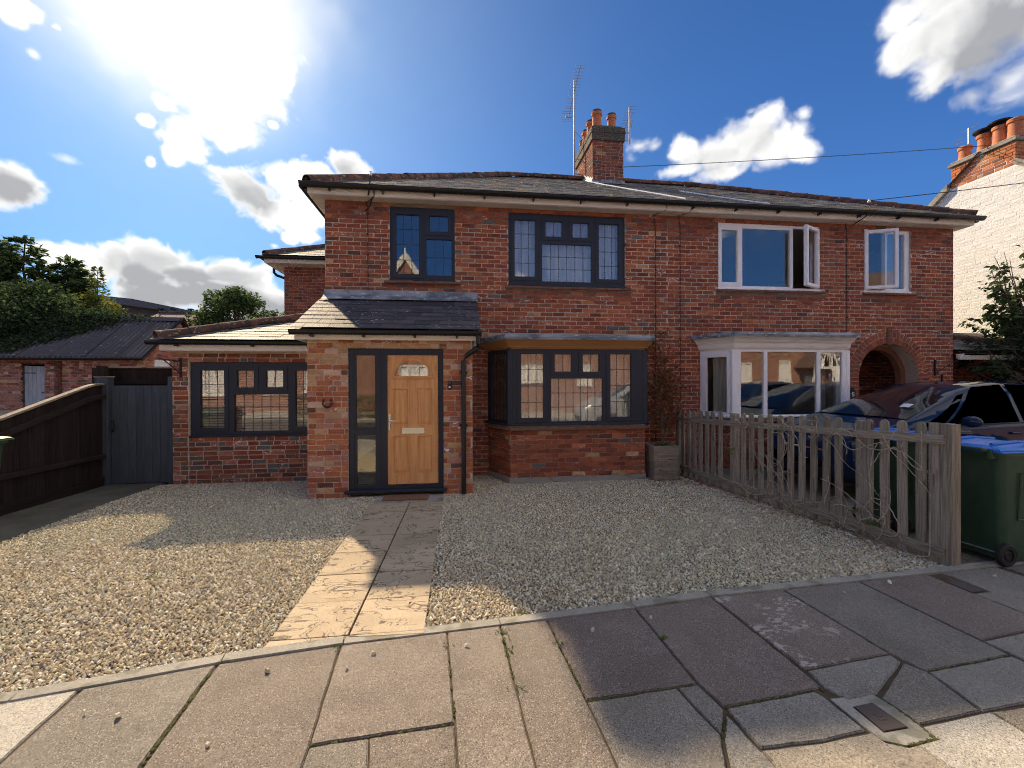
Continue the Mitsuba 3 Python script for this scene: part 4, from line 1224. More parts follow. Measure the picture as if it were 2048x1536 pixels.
pts = scatter(DRIVE.difference(keep_out), 3300, 5)
m, uv = stones(pts, 6)
zone = np.repeat(meshkit.fbm(np.c_[pts * .9, pts[:, :1] * 0], 4, 9), 10)
mossy = (zone > .56) & (np.repeat(rng.random(len(pts)), 10) < .35)
uv[mossy, 0] = (8 + .5) / 16
brown = (zone < .42) & (np.repeat(rng.random(len(pts)), 10) < .12)
uv[brown, 0] = (7 + .5) / 16
labels['gravel'] = {'label': 'honey and grey gravel of the front drive', 'category': 'gravel', 'kind': 'stuff'}
TAKEN['gravel'] = 1
put('gravel', m, 'pebble', uv=uv)
# a few stones strayed on to the pavement and the flags
stray = np.array([[-1.05, -4.99], [-.62, -5.02], [.05, -4.90], [-1.62, -5.25], [-1.1, -5.48], [.86, -4.83], [1.3, -4.74], [2.2, -4.62], [2.9, -4.60], [-.5, -4.9], [4.35, -4.52], [4.42, -4.48], [-1.8, -5.2], [3.4, -4.5]])
m, uv = stones(stray, 9, .010, .020, (.014, .018))
labels['loose_stones'] = {'label': 'few loose pebbles strayed on to the pavement', 'category': 'gravel', 'kind': 'stuff'}
put('loose_stones', m, 'pebble', uv=uv)

PATH = ground('garden_path', 'path of pale sandstone flags in two columns leading to the front door')
ys = [-4.735, -4.692, -4.233, -3.768, -3.290, -2.850, -2.428, -2.005, -1.600]
for k in range(len(ys) - 1):
    y0, y1 = ys[k], ys[k + 1]
    for c in range(2):
        def ex(y, side):
            xl, xm, xr = np.interp(y, [-4.74, -1.6], [-1.165, -1.135]), np.interp(y, [-4.74, -1.6], [-.690, -.633]), np.interp(y, [-4.74, -1.6], [-.214, -.192])
            return (xl, xm - .004, xm + .004, xr)[side]
        a, b = (0, 1) if c == 0 else (2, 3)
        e = .004
        sk = (.03 if k == 0 else 0)
        poly = Polygon([(ex(y0, a) + e, y0 + .004 - (sk if c == 0 else -.02 * (k == 0))), (ex(y0, b) - e, y0 + .004), (ex(y1, b) - e, y1 - .006), (ex(y1, a) + e, y1 - .006)])
        dz = rng.uniform(-.003, .003)
        mm = flat(poly, -.04, .012 + dz)
        put('paving_slab', mm, 'sandstone_flag', uv=(0, rng.random()), parent=PATH)
put('paving_slab', flat(Polygon([(-1.12, -1.592), (-.195, -1.592), (-.190, -1.20), (-1.10, -1.20)]), -.04, .011), 'concrete', parent=PATH)
put('jointing', flat(path_strip, -.10, -.006), 'soil', parent=PATH)

SIDE = ground('concrete_path', 'worn concrete strip leading to the wooden gate')
for y0, y1 in ((-5.4, -3.9), (-3.89, -2.7), (-2.69, -1.2), (-1.19, .35)):
    xr = lambda y: np.interp(y, [-5.4, -2.5, -.7, .35], [-4.58, -4.60, -4.69, -4.70])
    put('concrete_bay', flat(Polygon([(-5.56, y0), (xr(y0), y0), (xr(y1), y1), (-5.56, y1)]), -.10, .010), 'worn_concrete', parent=SIDE)

PAVE = ground('pavement', 'public pavement of worn concrete flags')
put('jointing', flat(Polygon([(x, y - .001) for x, y in KERB] + [(14, -7.3), (-9, -7.3)]), -.14, -.006), 'soil', parent=PAVE)


def flagstone(poly, k, dz=0.0, gap=.0035, wear=.0035):
    """One pavement flag with its own slightly worn outline."""
    p = Polygon(poly).buffer(-gap, join_style=2)
    import shapely
    ring = shapely.segmentize(p.exterior, .09)
    c = np.array(ring.coords)[:-1]
    c = c + (np.stack([meshkit.noise(np.c_[c * 17, c[:, :1] * 0], 3), meshkit.noise(np.c_[c * 17, c[:, :1] * 0], 8)], 1) - .5) * 2 * wear
    q = Polygon(c)
    q2 = q.buffer(-.005, join_style=2)
    top = flat(q2, -.01, .004 + dz)
    return put('paving_slab', [flat(q, -.08, -.001 + dz), top], 'pavement_slab', uv=tone(k), parent=PAVE)


def ky(x):
    return kerb_y(x) - .004


flagstone([(-9, ky(-9)), (-1.975, ky(-1.975)), (-1.93, -5.46), (-1.90, -5.9), (-9, -6.6)], 6)
flagstone([(-1.96, ky(-1.96)), (-1.372, ky(-1.372)), (-1.327, -5.53), (-1.30, -5.95), (-1.885, -5.95)], 5)
flagstone([(-1.362, ky(-1.362)), (-.716, ky(-.716)), (-.655, -5.53), (-.64, -5.80), (-1.29, -5.85), (-1.318, -5.5)], 1)
flagstone([(-.710, ky(-.71)), (-.070, ky(-.07)), (-.018, -5.485), (-.655, -5.530)], 1)
flagstone([(-.655, -5.537), (-.400, -5.522), (-.345, -5.86), (-.645, -5.86)], 5)
flagstone([(-.398, -5.520), (-.018, -5.494), (.005, -5.86), (-.343, -5.86)], 1)
flagstone([(-.066, ky(-.066)), (.274, ky(.274)), (.325, -5.86), (.010, -5.86)], 1)
flagstone([(.278, ky(.278)), (.592, ky(.592)), (.640, -5.42), (.662, -5.90), (.329, -5.88)], 1)
flagstone([(.598, ky(.598)), (1.244, ky(1.244)), (1.262, -5.385), (.643, -5.420)], 0)
flagstone([(.643, -5.434), (1.135, -5.396), (1.183, -5.715), (1.092, -5.90), (.668, -5.92)], 5)
flagstone([(1.139, -5.394), (1.264, -5.386), (1.292, -5.57), (1.186, -5.712)], 5)
flagstone([(1.250, ky(1.25)), (1.872, ky(1.872)), (1.900, -5.498), (1.300, -5.556), (1.268, -5.382)], 0)
flagstone([(1.880, ky(1.88)), (2.484, ky(2.484)), (2.522, -5.286), (1.922, -5.352)], 3)
flagstone([(2.490, ky(2.49)), (3.186, ky(3.186)), (3.205, -5.392), (2.570, -5.452), (2.526, -5.284)], 5)
flagstone([(3.192, ky(3.192)), (3.86, ky(3.86)), (3.88, -5.16), (3.211, -5.244)], 0)
flagstone([(3.866, -4.73), (4.02, -4.72), (4.02, ky(4.02)), (4.6, ky(4.6)), (4.65, -5.06), (3.886, -5.16)], 5)
flagstone([(3.211, -5.254), (3.9, -5.168), (3.95, -5.70), (3.26, -5.76)], 2)
flagstone([(1.926, -5.360), (2.520, -5.292), (2.515, -5.366), (2.13, -5.575), (1.95, -5.60), (1.905, -5.50)], 2)
flagstone([(2.520, -5.370), (2.575, -5.455), (2.525, -5.742), (2.14, -5.775), (2.125, -5.60)], 5)
flagstone([(2.578, -5.456), (3.205, -5.396), (3.225, -5.69), (2.532, -5.744)], 2)
flagstone([(1.308, -5.562), (1.830, -5.512), (1.852, -5.56), (1.862, -5.775), (1.62, -5.80), (1.312, -5.80)], 2)
flagstone([(1.290, -5.590), (1.302, -5.792), (1.31, -5.91), (1.10, -5.92), (1.190, -5.722)], 2)
low_edge = [(-9, -6.6), (-1.9, -5.91), (-1.30, -5.955), (-.65, -5.866), (.0, -5.866), (.66, -5.90), (1.09, -5.925), (1.312, -5.807), (1.60, -5.806), (1.875, -5.782), (1.885, -5.84), (1.96, -5.874), (2.138, -5.856), (2.142, -5.782), (2.55, -5.748), (3.228, -5.694), (3.26, -5.768), (3.96, -5.706), (4.7, -5.22)]
cuts = [-3.0, -2.1, -1.5, -.9, -.3, .3, .85, 1.31, 2.02, 2.56, 3.24, 3.9, 4.65]
for k, (a, b) in enumerate(zip(cuts[:-1], cuts[1:])):
    mids = [q for q in low_edge if a + .02 < q[0] < b - .02]
    edge = [(a, np.interp(a, *zip(*low_edge)) - .002)] + [(q[0], q[1] - .002) for q in mids] + [(b, np.interp(b, *zip(*low_edge)) - .002)]
    flagstone(edge + [(b + .03, -6.6), (a + .03, -6.6)], [2, 6, 4, 2, 5, 4, 2, 4, 6, 4, 2, 5][k])
for k, x in enumerate(np.arange(4.66, 11, .62)):
    flagstone([(x, ky(x)), (x + .615, ky(x + .615)), (x + .63, -5.2), (x + .02, -5.2)], [0, 5, 2][k % 3])
    flagstone([(x, -5.21), (x + .615, -5.21), (x + .63, -6.6), (x + .02, -6.6)], [2, 5, 4][k % 3])
put('kerb_stone', box(-9, 14, -7.3, -6.62, -.14, -.005), 'concrete', parent=PAVE)

COVER = thing('stopcock_cover', 'dark brown oblong stopcock cover set in a broken concrete collar in the pavement', 'drain cover')
ang = math.atan2(-.155, -.003)
put('lid', flat(Polygon([(1.937, -5.640), (2.048, -5.628), (2.066, -5.782), (1.935, -5.790)]), -.02, .007), 'brown_cover', parent=COVER)
put('emblem', [box(1.985, 2.010, -5.715, -5.700, .007, .009), box(1.980, 2.015, -5.735, -5.725, .007, .009)], 'brown_cover', parent=COVER)
collar = Polygon([(1.868, -5.572), (2.112, -5.572), (2.135, -5.70), (2.132, -5.850), (1.96, -5.868), (1.880, -5.83), (1.872, -5.70)]).difference(Polygon([(1.930, -5.634), (2.054, -5.622), (2.072, -5.788), (1.929, -5.796)]))
put('collar', flat(collar, -.03, .002), 'concrete', parent=COVER)
BOX2 = thing('meter_cover', 'small rusty brown meter cover let into the pavement in front of the picket fence', 'drain cover')
put(BOX2, flat(Polygon([(3.872, -4.545), (3.998, -4.535), (4.0, -4.70), (3.874, -4.712)]), -.02, .006), 'brown_cover')


def tuft_mesh(p, n, r0, h, seed, spread=.02):
    r = np.random.default_rng(seed)
    v, f = [], []
    for _ in range(n):
        a, b = r.uniform(0, 2 * PI), r.uniform(.3, 1.0)
        base = np.array([p[0] + r.normal(0, spread), p[1] + r.normal(0, spread), p[2]])
        tip = base + np.array([math.cos(a) * r0 * b, math.sin(a) * r0 * b, h * r.uniform(.3, 1)])
        s = np.array([-math.sin(a), math.cos(a), 0]) * r0 * .22
        k = len(v)
        mid = (base + tip) / 2 + [0, 0, h * .15]
        v += [base, mid + s, tip, mid - s]
        f += [[k, k + 1, k + 2], [k, k + 2, k + 3]]
    return np.array(v), np.array(f)


# moss and weeds in the joints
moss = []
for (x0, y0), (x1, y1), n in (((.645, -5.428), (1.262, -5.390), 90), ((1.305, -5.560), (1.9, -5.503), 60), ((2.56, -5.455), (3.205, -5.395), 40), ((-1.367, -4.95), (-1.32, -5.6), 70), ((.6, -4.8), (.645, -5.4), 30), ((2.13, -5.86), (2.14, -5.62), 40), ((1.9, -5.86), (2.13, -5.86), 40), ((.28, -4.75), (.3, -5.3), 26), ((-.05, -5.0), (-.02, -5.45), 20), ((-.655, -5.53), (-.02, -5.49), 20), ((1.3, -5.6), (1.19, -5.72), 14)):
    for _ in range(n):
        t = rng.random()
        c = np.array([x0 + (x1 - x0) * t + rng.normal(0, .004), y0 + (y1 - y0) * t + rng.normal(0, .004), -.004])
        s = rng.uniform(.006, .014)
        ic = trimesh.creation.icosphere(0)
        moss.append((np.array(ic.vertices) * [s, s, s * .7] + c, np.array(ic.faces)))
labels['moss'] = {'label': 'dark green moss growing in the pavement joints', 'category': 'moss', 'kind': 'stuff'}
put('moss', moss, 'moss')
weeds = [(.283, -4.78, 14), (.29, -4.86, 10), (.30, -4.98, 12), (.315, -5.30, 8), (.62, -4.95, 10), (-.71, -4.82, 8), (1.262, -4.98, 12), (-.06, -4.86, 6), (.42, -4.58, 16), (-2.5, -3.6, 10), (.9, -3.1, 8), (3.6, -4.32, 18)]
labels['weeds'] = {'label': 'small green weeds sprouting along joints and in the gravel', 'category': 'weed', 'kind': 'stuff'}
put('weeds', [tuft_mesh((x, y, .0), n, .028, .028, k) for k, (x, y, n) in enumerate(weeds)], 'leaf_thin', uv=tone(1, .7))

# ---------------------------------------------------------------- picket fence between the two drives
PK0, PK1 = np.array([3.885, -.20]), np.array([4.235, -4.262])
PT_ = (PK1 - PK0) / np.linalg.norm(PK1 - PK0)
PN_ = np.array([PT_[1], -PT_[0]])  # towards the gravel drive
if PN_[0] > 0:
    PN_ = -PN_
PL = np.linalg.norm(PK1 - PK0)
FENCE = thing('picket_fence', 'weathered grey brown picket fence with round topped pales between the two drives', 'fence')


def along(s, d, z):
    q = PK0 + PT_ * s + PN_ * d
    return [q[0], q[1], z]


def fence_bar(s0, s1, d0, d1, z00, z01, z10, z11):
    """A bar along the fence: heights z00..z01 at s0 and z10..z11 at s1."""
    v = np.array([along(s0, d0, z00), along(s1, d0, z10), along(s1, d1, z10), along(s0, d1, z00), along(s0, d0, z01), along(s1, d0, z11), along(s1, d1, z11), along(s0, d1, z01)])
    return trimesh.convex.convex_hull(v)


def pale(s, w, top, seed):
    r = np.random.default_rng(seed)
    lean = r.uniform(-.012, .012)
    n = 7
    prof = [(-w / 2, -.02), (w / 2, -.02), (w / 2, top - w * .5)] + [(w / 2 * math.cos(a), top - w * .5 + w * .5 * math.sin(a)) for a in np.linspace(0, PI, n)[1:-1]] + [(-w / 2, top - w * .5)]
    v = []
    t = .010
    for d in (-t, t):
        for a, z in prof:
            v.append(along(s + a + lean * z, d, z))
    k = len(prof)
    m = trimesh.convex.convex_hull(np.array(v))
    return m


s, k = .04, 0
spots = []
while s < PL - .18:
    spots.append(s)
    s += .160
for k, s in enumerate(spots):
    near_post = any(abs(s - q) < .085 for q in (1.40, 3.30))
    if near_post:
        continue
    put('picket', pale(s, .082, 1.115 + .130 * s / PL + rng.uniform(-.008, .008), 300 + k), 'weathered_wood', uv=(.1, rng.random()), parent=FENCE)
for q, w in ((1.40, .095), (3.30, .095)):
    put('post', fence_bar(q - w / 2, q + w / 2, -.10, -.013, -.1, 1.10 + .12 * q / PL, -.1, 1.10 + .12 * q / PL), 'weathered_wood', uv=(.1, rng.random()), parent=FENCE)
put('post', fence_bar(PL - .045, PL + .045, -.085, .010, -.1, 1.237, -.1, 1.232), 'weathered_wood', uv=(.1, .25), parent=FENCE)
put('picket', fence_bar(PL - .135, PL - .050, -.010, .010, -.02, 1.238, -.02, 1.238), 'weathered_wood', uv=(.1, .7), parent=FENCE)
put('post', fence_bar(-.03, .05, -.10, -.012, -.1, 1.10, -.1, 1.10), 'weathered_wood', uv=(.1, .4), parent=FENCE)
for z0, z1, dz in ((.912, 1.058, .0), (.085, .068, .0)):
    for a, b in ((.0, 2.05), (2.053, PL - .005)):
        fa, fb = a / PL, b / PL
        lo = z0 + (z1 - z0) * fa, z0 + (z1 - z0) * fb
        hh = .078
        put('rail', fence_bar(a, b, .011, .043, lo[0], lo[0] + hh, lo[1], lo[1] + hh), 'weathered_wood', uv=(.5, rng.random()), parent=FENCE)

# dead climber on the fence
r = np.random.default_rng(77)
stems = []
for k in range(64):
    s0 = r.choice([r.uniform(1.6, 2.6), r.uniform(2.2, 3.0), r.uniform(3.0, 3.9)])
    z = r.choice([.05, .15, 1.0], p=[.4, .25, .35]) + r.uniform(-.05, .1)
    q = np.array([s0, .055 + r.uniform(0, .03), z])
    d = np.array([r.normal(0, 1), r.normal(0, .25), r.normal(-.1 if z > .6 else .25, .8)])
    d /= np.linalg.norm(d)
    pts_ = [q.copy()]
    curl = r.normal(0, .35)
    for _ in range(int(r.integers(10, 26))):
        d += r.normal(0, .20, 3)
        cs, sn = math.cos(curl * .35), math.sin(curl * .35)
        d = np.array([d[0] * cs - d[2] * sn, d[1], d[0] * sn + d[2] * cs])
        d /= np.linalg.norm(d)
        q = q + d * .042
        q[1] = np.clip(q[1], .046, .14)
        q[2] = np.clip(q[2], .012, 1.16)
        q[0] = min(q[0], PL - .1)
        pts_.append(q.copy())
    stems.append(tube([along(*w) for w in pts_], np.linspace(.0046, .0022, len(pts_)) * r.uniform(.8, 1.5), 4, caps=False))
CL = thing('dead_climber', 'tangle of dry leafless climber stems caught on the picket fence', 'climber')
put('stems', stems, 'dry_stem', parent=CL)
lv = []
for s0, z, n, sp in ((1.45, .62, 26, .035), (1.42, .55, 14, .03), (2.35, .98, 16, .03), (3.30, .25, 30, .035), (3.48, .17, 55, .04), (2.0, .4, 10, .05)):
    q = along(s0, .06, z)
    lv.append(tuft_mesh(q, n, .035, .03, int(s0 * 100), sp))
put('green_leaves', lv, 'leaf_thin', uv=tone(1, .8), parent=CL)

# fallen leaves along the fence foot
r = np.random.default_rng(5)
v, f, uvs = [], [], []
for k in range(520):
    s0 = r.beta(1.2, 1.6) * PL
    q = np.array(along(s0, .04 + abs(r.normal(0, .16)), 0))
    if r.random() < .2:
        q = np.array([r.uniform(3.0, 3.9), r.uniform(-1.25, -.8), 0])
    elif r.random() < .12:
        q = np.array([r.uniform(-4.4, 3.6), r.uniform(-4.5, -1.3), 0])
    a, sz = r.uniform(0, 2 * PI), r.uniform(.012, .026)
    t, n_ = np.array([math.cos(a), math.sin(a), r.uniform(-.3, .3)]), np.array([-math.sin(a), math.cos(a), r.uniform(-.3, .3)])
    b = len(v)
    q[2] = r.uniform(.014, .022)
    v += [q - t * sz, q + n_ * sz * .55 + [0, 0, .004], q + t * sz, q - n_ * sz * .55 + [0, 0, .004]]
    f += [[b, b + 1, b + 2], [b, b + 2, b + 3]]
    uvs += [tone(r.choice([5, 6, 7]), r.random() * .7)] * 4
labels['fallen_leaves'] = {'label': 'brown fallen leaves lying along the foot of the picket fence', 'category': 'leaf litter', 'kind': 'stuff'}
put('fallen_leaves', (np.array(v), np.array(f)), 'leaf', uv=np.array(uvs))

# ---------------------------------------------------------------- gate and boarded fences on the left
GATE = thing('wooden_gate', 'blue grey boarded wooden gate with a black ring handle beside the single storey extension', 'gate')
x, k = -5.436, 0
while x < -4.612:
    w = min(.118, -4.612 - x)
    put('board', box(x + .0015, x + w - .0015, .085 + rng.uniform(0, .003), .105, .02, 1.578, .005), 'painted_gate', uv=(.1, rng.random()), parent=GATE)
    x += w
for z in (.25, 1.35):
    put('ledge', box(-5.43, -4.615, .1055, .13, z, z + .10), 'painted_gate', uv=(.9, .3), parent=GATE)
put('post', box(-5.630, -5.446, .03, .17, -.1, 1.71, .008), 'painted_gate', uv=(.1, .15), parent=GATE)
put('post', box(-4.600, -4.528, .06, .17, -.1, 1.72, .006), 'painted_gate', uv=(.1, .75), parent=GATE)
put('handle', tube([(-5.400, .082, 1.02), (-5.400, .055, 1.03), (-5.385, .045, 1.0), (-5.37, .043, .945), (-5.385, .045, .89), (-5.400, .055, .86), (-5.400, .082, .87)], .011, 6), 'black_iron', smooth=40, parent=GATE)
put('post_cap', box(-5.640, -5.436, .02, .18, 1.7105, 1.725, .004), 'weathered_wood', uv=(.9, .9), parent=GATE)
BF = thing('board_fence', 'dark boarded fence with a pale capping rail standing behind the gate', 'fence')
x = -5.78
while x < -4.56:
    put('board', box(x, x + .115, .500, .516, 0, 1.870), 'dark_wood', uv=(.1, rng.random()), parent=BF)
    x += .108
put('capping', box(-5.83, -4.545, .46, .54, 1.872, 1.898), 'weathered_wood', uv=(.9, .95), parent=BF)
put('rail', box(-5.75, -4.56, .455, .499, 1.60, 1.67), 'dark_wood', uv=(.9, .8), parent=BF)
put('post', box(-5.72, -5.61, .18, .29, -.1, 1.90, .008), 'dark_wood', uv=(.1, .95), parent=BF)
put('post', box(-5.83, -5.735, .25, .50, -.1, 1.87), 'dark_wood', uv=(.1, .8), parent=BF)
LF = thing('sloping_fence', 'dark close boarded fence whose capped top slopes down towards the street on the left', 'fence')
y0, y1 = .02, -4.5


def top_at(y):
    return float(np.interp(y, [-4.5, -1.535, -.287, -.15, .02], [.98, 1.165, 1.545, 1.575, 1.59]))


y = y0
while y > y1:
    t0, t1 = top_at(y), top_at(y - .112)
    v = np.array([[x_, yy, zz] for x_ in (-5.530, -5.514 + rng.uniform(0, .006)) for yy, zt in ((y, t0), (y - .118, t1)) for zz in (.14, zt)])
    put('board', trimesh.convex.convex_hull(v), 'dark_wood', uv=(.1, rng.random()), parent=LF)
    y -= .108
cp = [.02, -.15, -.287, -1.535, -4.5]
capv = []
for a, b in zip(cp[:-1], cp[1:]):
    capv.append(trimesh.convex.convex_hull(np.array([[x_, yy, top_at(yy) + dz] for x_ in (-5.562, -5.478) for yy in (a, b) for dz in (.002, .030)])))
for c_ in capv:
    put('capping', c_, 'weathered_wood', uv=(.5, .95), parent=LF)
for lo, hi_ in ((.19, None), (.46, .50)):
    pts_ = []
    if hi_ is None:
        m = [trimesh.convex.convex_hull(np.array([[x_, yy, top_at(yy) - lo + dz] for x_ in (-5.505, -5.455) for yy in (a, b) for dz in (-.02, .045)])) for a, b in zip(cp[:-1], cp[1:])]
    else:
        m = [box(-5.505, -5.455, -4.5, .02, .44, .51, .01)]
    put('rail', m, 'dark_wood', uv=(.5, .9), parent=LF)
put('gravel_board', box(-5.53, -5.49, -4.5, .02, -.05, .145), 'dark_wood', uv=(.5, .3), parent=LF)
for y in (-1.95, -3.9):
    put('post', box(-5.60, -5.535, y, y + .09, -.1, top_at(y) + .02), 'dark_wood', uv=(.1, .4), parent=LF)


# ---------------------------------------------------------------- wheeled bins
def bin_(label, x, y, turn, lid_mat, wheels_to=1, lid_label=None):
    """A two-wheeled bin 0.58 wide, 0.72 deep and 1.06 high; its hinge side looks along local -x."""
    b = thing('wheeled_bin', label, 'bin', 'wheeled bins')
    M = np.array(T().translate([x, y, .0]).rotate([0, 0, 1], turn).matrix, float)

    def ring(w, d, z, xo, n=5, r=.06):
        pts = []
        for sx, sy, a0 in ((1, 1, 0), (-1, 1, PI / 2), (-1, -1, PI), (1, -1, 1.5 * PI)):
            for q in np.linspace(0, PI / 2, n):
                pts.append([xo + sx * (d / 2 - r) + r * math.cos(a0 + q), sy * (w / 2 - r) + r * math.sin(a0 + q), z])
        return pts

    rings = [ring(.46, .50, .045, .02), ring(.47, .52, .10, .02), ring(.475, .53, .30, .015), ring(.50, .575, .62, .008), ring(.53, .62, .90, .0), ring(.54, .635, .955, .0), ring(.585, .685, .958, .0), ring(.588, .69, .992, .0), ring(.55, .65, .994, .0)]
    g = np.array([q + [q[0]] for q in rings])
    body = sheet(g)
    base = np.array(rings[0])
    bv = (np.vstack([base, base.mean(0)]), np.array([[i, (i + 1) % len(base), len(base)] for i in range(len(base))]))
    put('body', move(join([body, bv]), M), 'bin_green', smooth=35, parent=b)
    for sgn in (-1, 1):
        pan = [box(-.13, .13, sgn * .262, sgn * .272, .56, .80, .008)]
        prof = [(-.11, sgn * .2495, .40), (.11, sgn * .2495, .40), (.12, sgn * .272, .80), (-.12, sgn * .272, .80)]
        rim_ = [tube([np.array(prof[i]), np.array(prof[(i + 1) % 4])], .007, 5) for i in range(4)]
        put('side_panel', move(join(rim_), M), 'bin_green', smooth=40, parent=b)
        put('sticker', move(box(-.035, .035, sgn * .262, sgn * .268, .645, .675), M), 'cream_plastic', parent=b)
    low = [[dx, dy, z] for dx, w in ((-.350, .28), (.355, .295)) for dy in (-w, w) for z in (.994, 1.012)]
    high = [[dx, dy, z] for dx, w, z in ((-.30, .235, 1.040), (.02, .25, 1.060), (.29, .24, 1.036)) for dy in (-w, w)]
    dome = trimesh.convex.convex_hull(np.array(low + high))
    put('lid', move(join([dome, box(-.352, .372, -.300, .300, .985, .9985, .004), box(.30, .392, -.13, .13, .996, 1.018, .008), tube([(-.28, -.17, 1.050), (.0, -.17, 1.066), (.27, -.17, 1.046)], .016, 6), tube([(-.28, .17, 1.050), (.0, .17, 1.066), (.27, .17, 1.046)], .016, 6), tube([(-.345, -.27, 1.004), (-.345, .27, 1.004)], .022, 8)]), M), lid_mat, smooth=30, parent=b)
    put('handle', move(join([tube([(-.36, -.21, 1.0), (-.415, -.20, 1.015), (-.415, .20, 1.015), (-.36, .21, 1.0)], .014, 8), *[box(-.385, -.33, s * .22 - .02, s * .22 + .02, .93, 1.02, .008) for s in (-1, 1)]]), M), 'bin_green', smooth=40, parent=b)
    for sgn in (-1, 1):
        R = np.array(T().rotate([1, 0, 0], -90).matrix, float)
        tyre = move(lathe([(.055, -.022), (.085, -.025), (.098, -.015), (.100, 0), (.098, .015), (.085, .025), (.055, .022), (.055, -.022)], 28), R)
        hub = move(lathe([(0, -.014), (.03, -.020), (.040, -.012), (.056, -.012), (.056, .012), (.04, .012), (.03, .020), (0, .014)], 28), R)
        O = np.eye(4)
        O[:3, 3] = [-.235, sgn * .245, .100]
        put('wheel', move(join([move(tyre, O), move(hub, O)]), M), 'rubber', smooth=35, parent=b)
    put('axle', move(tube([(-.235, -.25, .10), (-.235, .25, .10)], .011, 8), M), 'steel', parent=b)
    return b


bin_('green wheeled bin with a bright blue lid beside the end post of the picket fence', 4.93, -4.10, 2, 'lid_blue')
bin_('green wheeled bin with a blue lid half hidden behind the pickets, nearer the house', 4.87, -3.30, -3, 'lid_blue')
bin_('green wheeled bin with a green lid against the sloping dark fence at the far left', -5.235, -2.36, 92, 'lid_green')

# ---------------------------------------------------------------- brick shed at the back left
SHED = thing('brick_shed', 'low brick outbuilding with dark corrugated roof and pale blue door behind the left fence', 'shed')
SY, SX0, SX1, SE, SRY, SRZ = 6.0, -15.5, -8.78, 2.36, 7.55, 3.66
shed_door = (-11.83, -11.29, 0, 2.14)
SWALL = put('wall', [fpoly(frame(0, SY, 0), sbox(SX0, -.1, SX1, SE).difference(rect(shed_door)), -.2, 0), fpoly(frame(SX1, SY, 90), Polygon([(.2, -.1), (3.1, -.1), (3.1, SE), (SRY - SY, SRZ - .06), (0.2, SE)]), -.2, 0)], 'mortar', parent=SHED)
mixs = {PINK: 40, RED: 22, LIMED: 14, PALE: 8, TAN: 6, BROWN: 10}
lay(SWALL, frame(0, SY, 0), courses(SX0, SX1, .9, SE - .01, [shed_door, (-11.02, -10.86, 0, 3)], seed=81, bond='mixed'), mixs, seed=81, few=300)
lay(SWALL, frame(-10.94, SY - .05, 0), courses(-.08, .08, .9, SE - .1, seed=82, bond='mixed'), {BURNT: 3, DARK: 2}, seed=82, few=40)


def gable_holes(za, zb):
    if zb < SE:
        return []
    k = (zb - SE) / (SRZ - .06 - SE)
    return [(-1, (SRY - SY) * k), (3.1 - 1.55 * k, 9)]


lay(SWALL, frame(SX1, SY, 90), courses(0, 3.1, .9, SRZ - .06, gable_holes, seed=83, bond='mixed'), {PINK: 3, ORANGE: 3, RED: 3, BROWN: 1}, seed=83, few=160)
n = 150
xs = np.linspace(SX0, SX1 + .14, n * 4)
wave = .026 * np.sin(xs / .125 * 2 * PI)
sag = .02 * np.sin(xs * 1.7)
e_y, r_y = SY - .22, SRY
rows_ = []
for t in (0.0, .5, 1.0):
    yy = e_y + (r_y - e_y) * t
    zz = SE - .02 + (SRZ - SE + .02) * t
    rows_.append(np.stack([xs, np.full_like(xs, yy), zz + wave + sag * t], 1))
put('roof_sheet', sheet(np.array(rows_)), 'corrugated_sheet', smooth=60, parent=SHED)
put('rear_roof_sheet', polys([np.array([SX0, SRY, SRZ]), np.array([SX1 + .14, SRY, SRZ]), np.array([SX1 + .14, 9.3, SE - .02]), np.array([SX0, 9.3, SE - .02])]), 'corrugated_sheet', parent=SHED)
for k in range(8):
    x = SX0 + .35 + k * .83
    put('sheet_lap', tube([(x, e_y - .005, SE + .012), (x, r_y, SRZ + .032)], .016, 4), 'corrugated_sheet', parent=SHED)
put('ridge_capping', polys([np.array([SX0, SRY - .16, SRZ - .08]), np.array([SX1 + .16, SRY - .16, SRZ - .08]), np.array([SX1 + .16, SRY, SRZ + .06]), np.array([SX0, SRY, SRZ + .06])], [np.array([SX0, SRY + .16, SRZ - .08]), np.array([SX1 + .16, SRY + .16, SRZ - .08]), np.array([SX1 + .16, SRY, SRZ + .06]), np.array([SX0, SRY, SRZ + .06])]), 'corrugated_sheet', parent=SHED)
put('barge_board', fpoly(frame(SX1 + .11, SY, 90), Polygon([(-.22, SE - .10), (SRY - SY, SRZ - .06), (3.3, SE - .10), (3.3, SE + .01), (SRY - SY, SRZ + .06), (-.22, SE + .01)]), -.03, 0), 'dark_wood', uv=(.5, .5), parent=SHED)
put('eaves_gutter', half_gutter((SX0, e_y - .03, SE - .05), (SX1 + .14, e_y - .03, SE - .05), .05), 'black_plastic', parent=SHED)
sd = uniq(f'{SHED}__door')
for k in range(5):
    x = shed_door[0] + .02 + k * .10
    put('board', box(x, x + .096, SY + .03, SY + .06, .1, 2.10, .004), 'blue_boards', uv=(.1, rng.random()), parent=sd)
put('hinge_strap', box(shed_door[0] + .02, shed_door[0] + .30, SY + .022, SY + .03, 1.90, 1.925), 'black_iron', parent=sd)
put('latch', box(shed_door[1] - .09, shed_door[1] - .04, SY + .018, SY + .03, 1.36, 1.385), 'black_iron', parent=sd)
put('frame', [box(shed_door[0] - .06, shed_door[0], SY - .005, SY + .09, 0, 2.19), box(shed_door[0], shed_door[1] + .25, SY - .005, SY + .09, 2.14, 2.20)], 'dark_wood', uv=(.1, .3), parent=sd)
put('shed_back', [box(SX0, SX1 - .2, 8.9, 9.1, 0, SE)], 'mortar', parent=SHED)
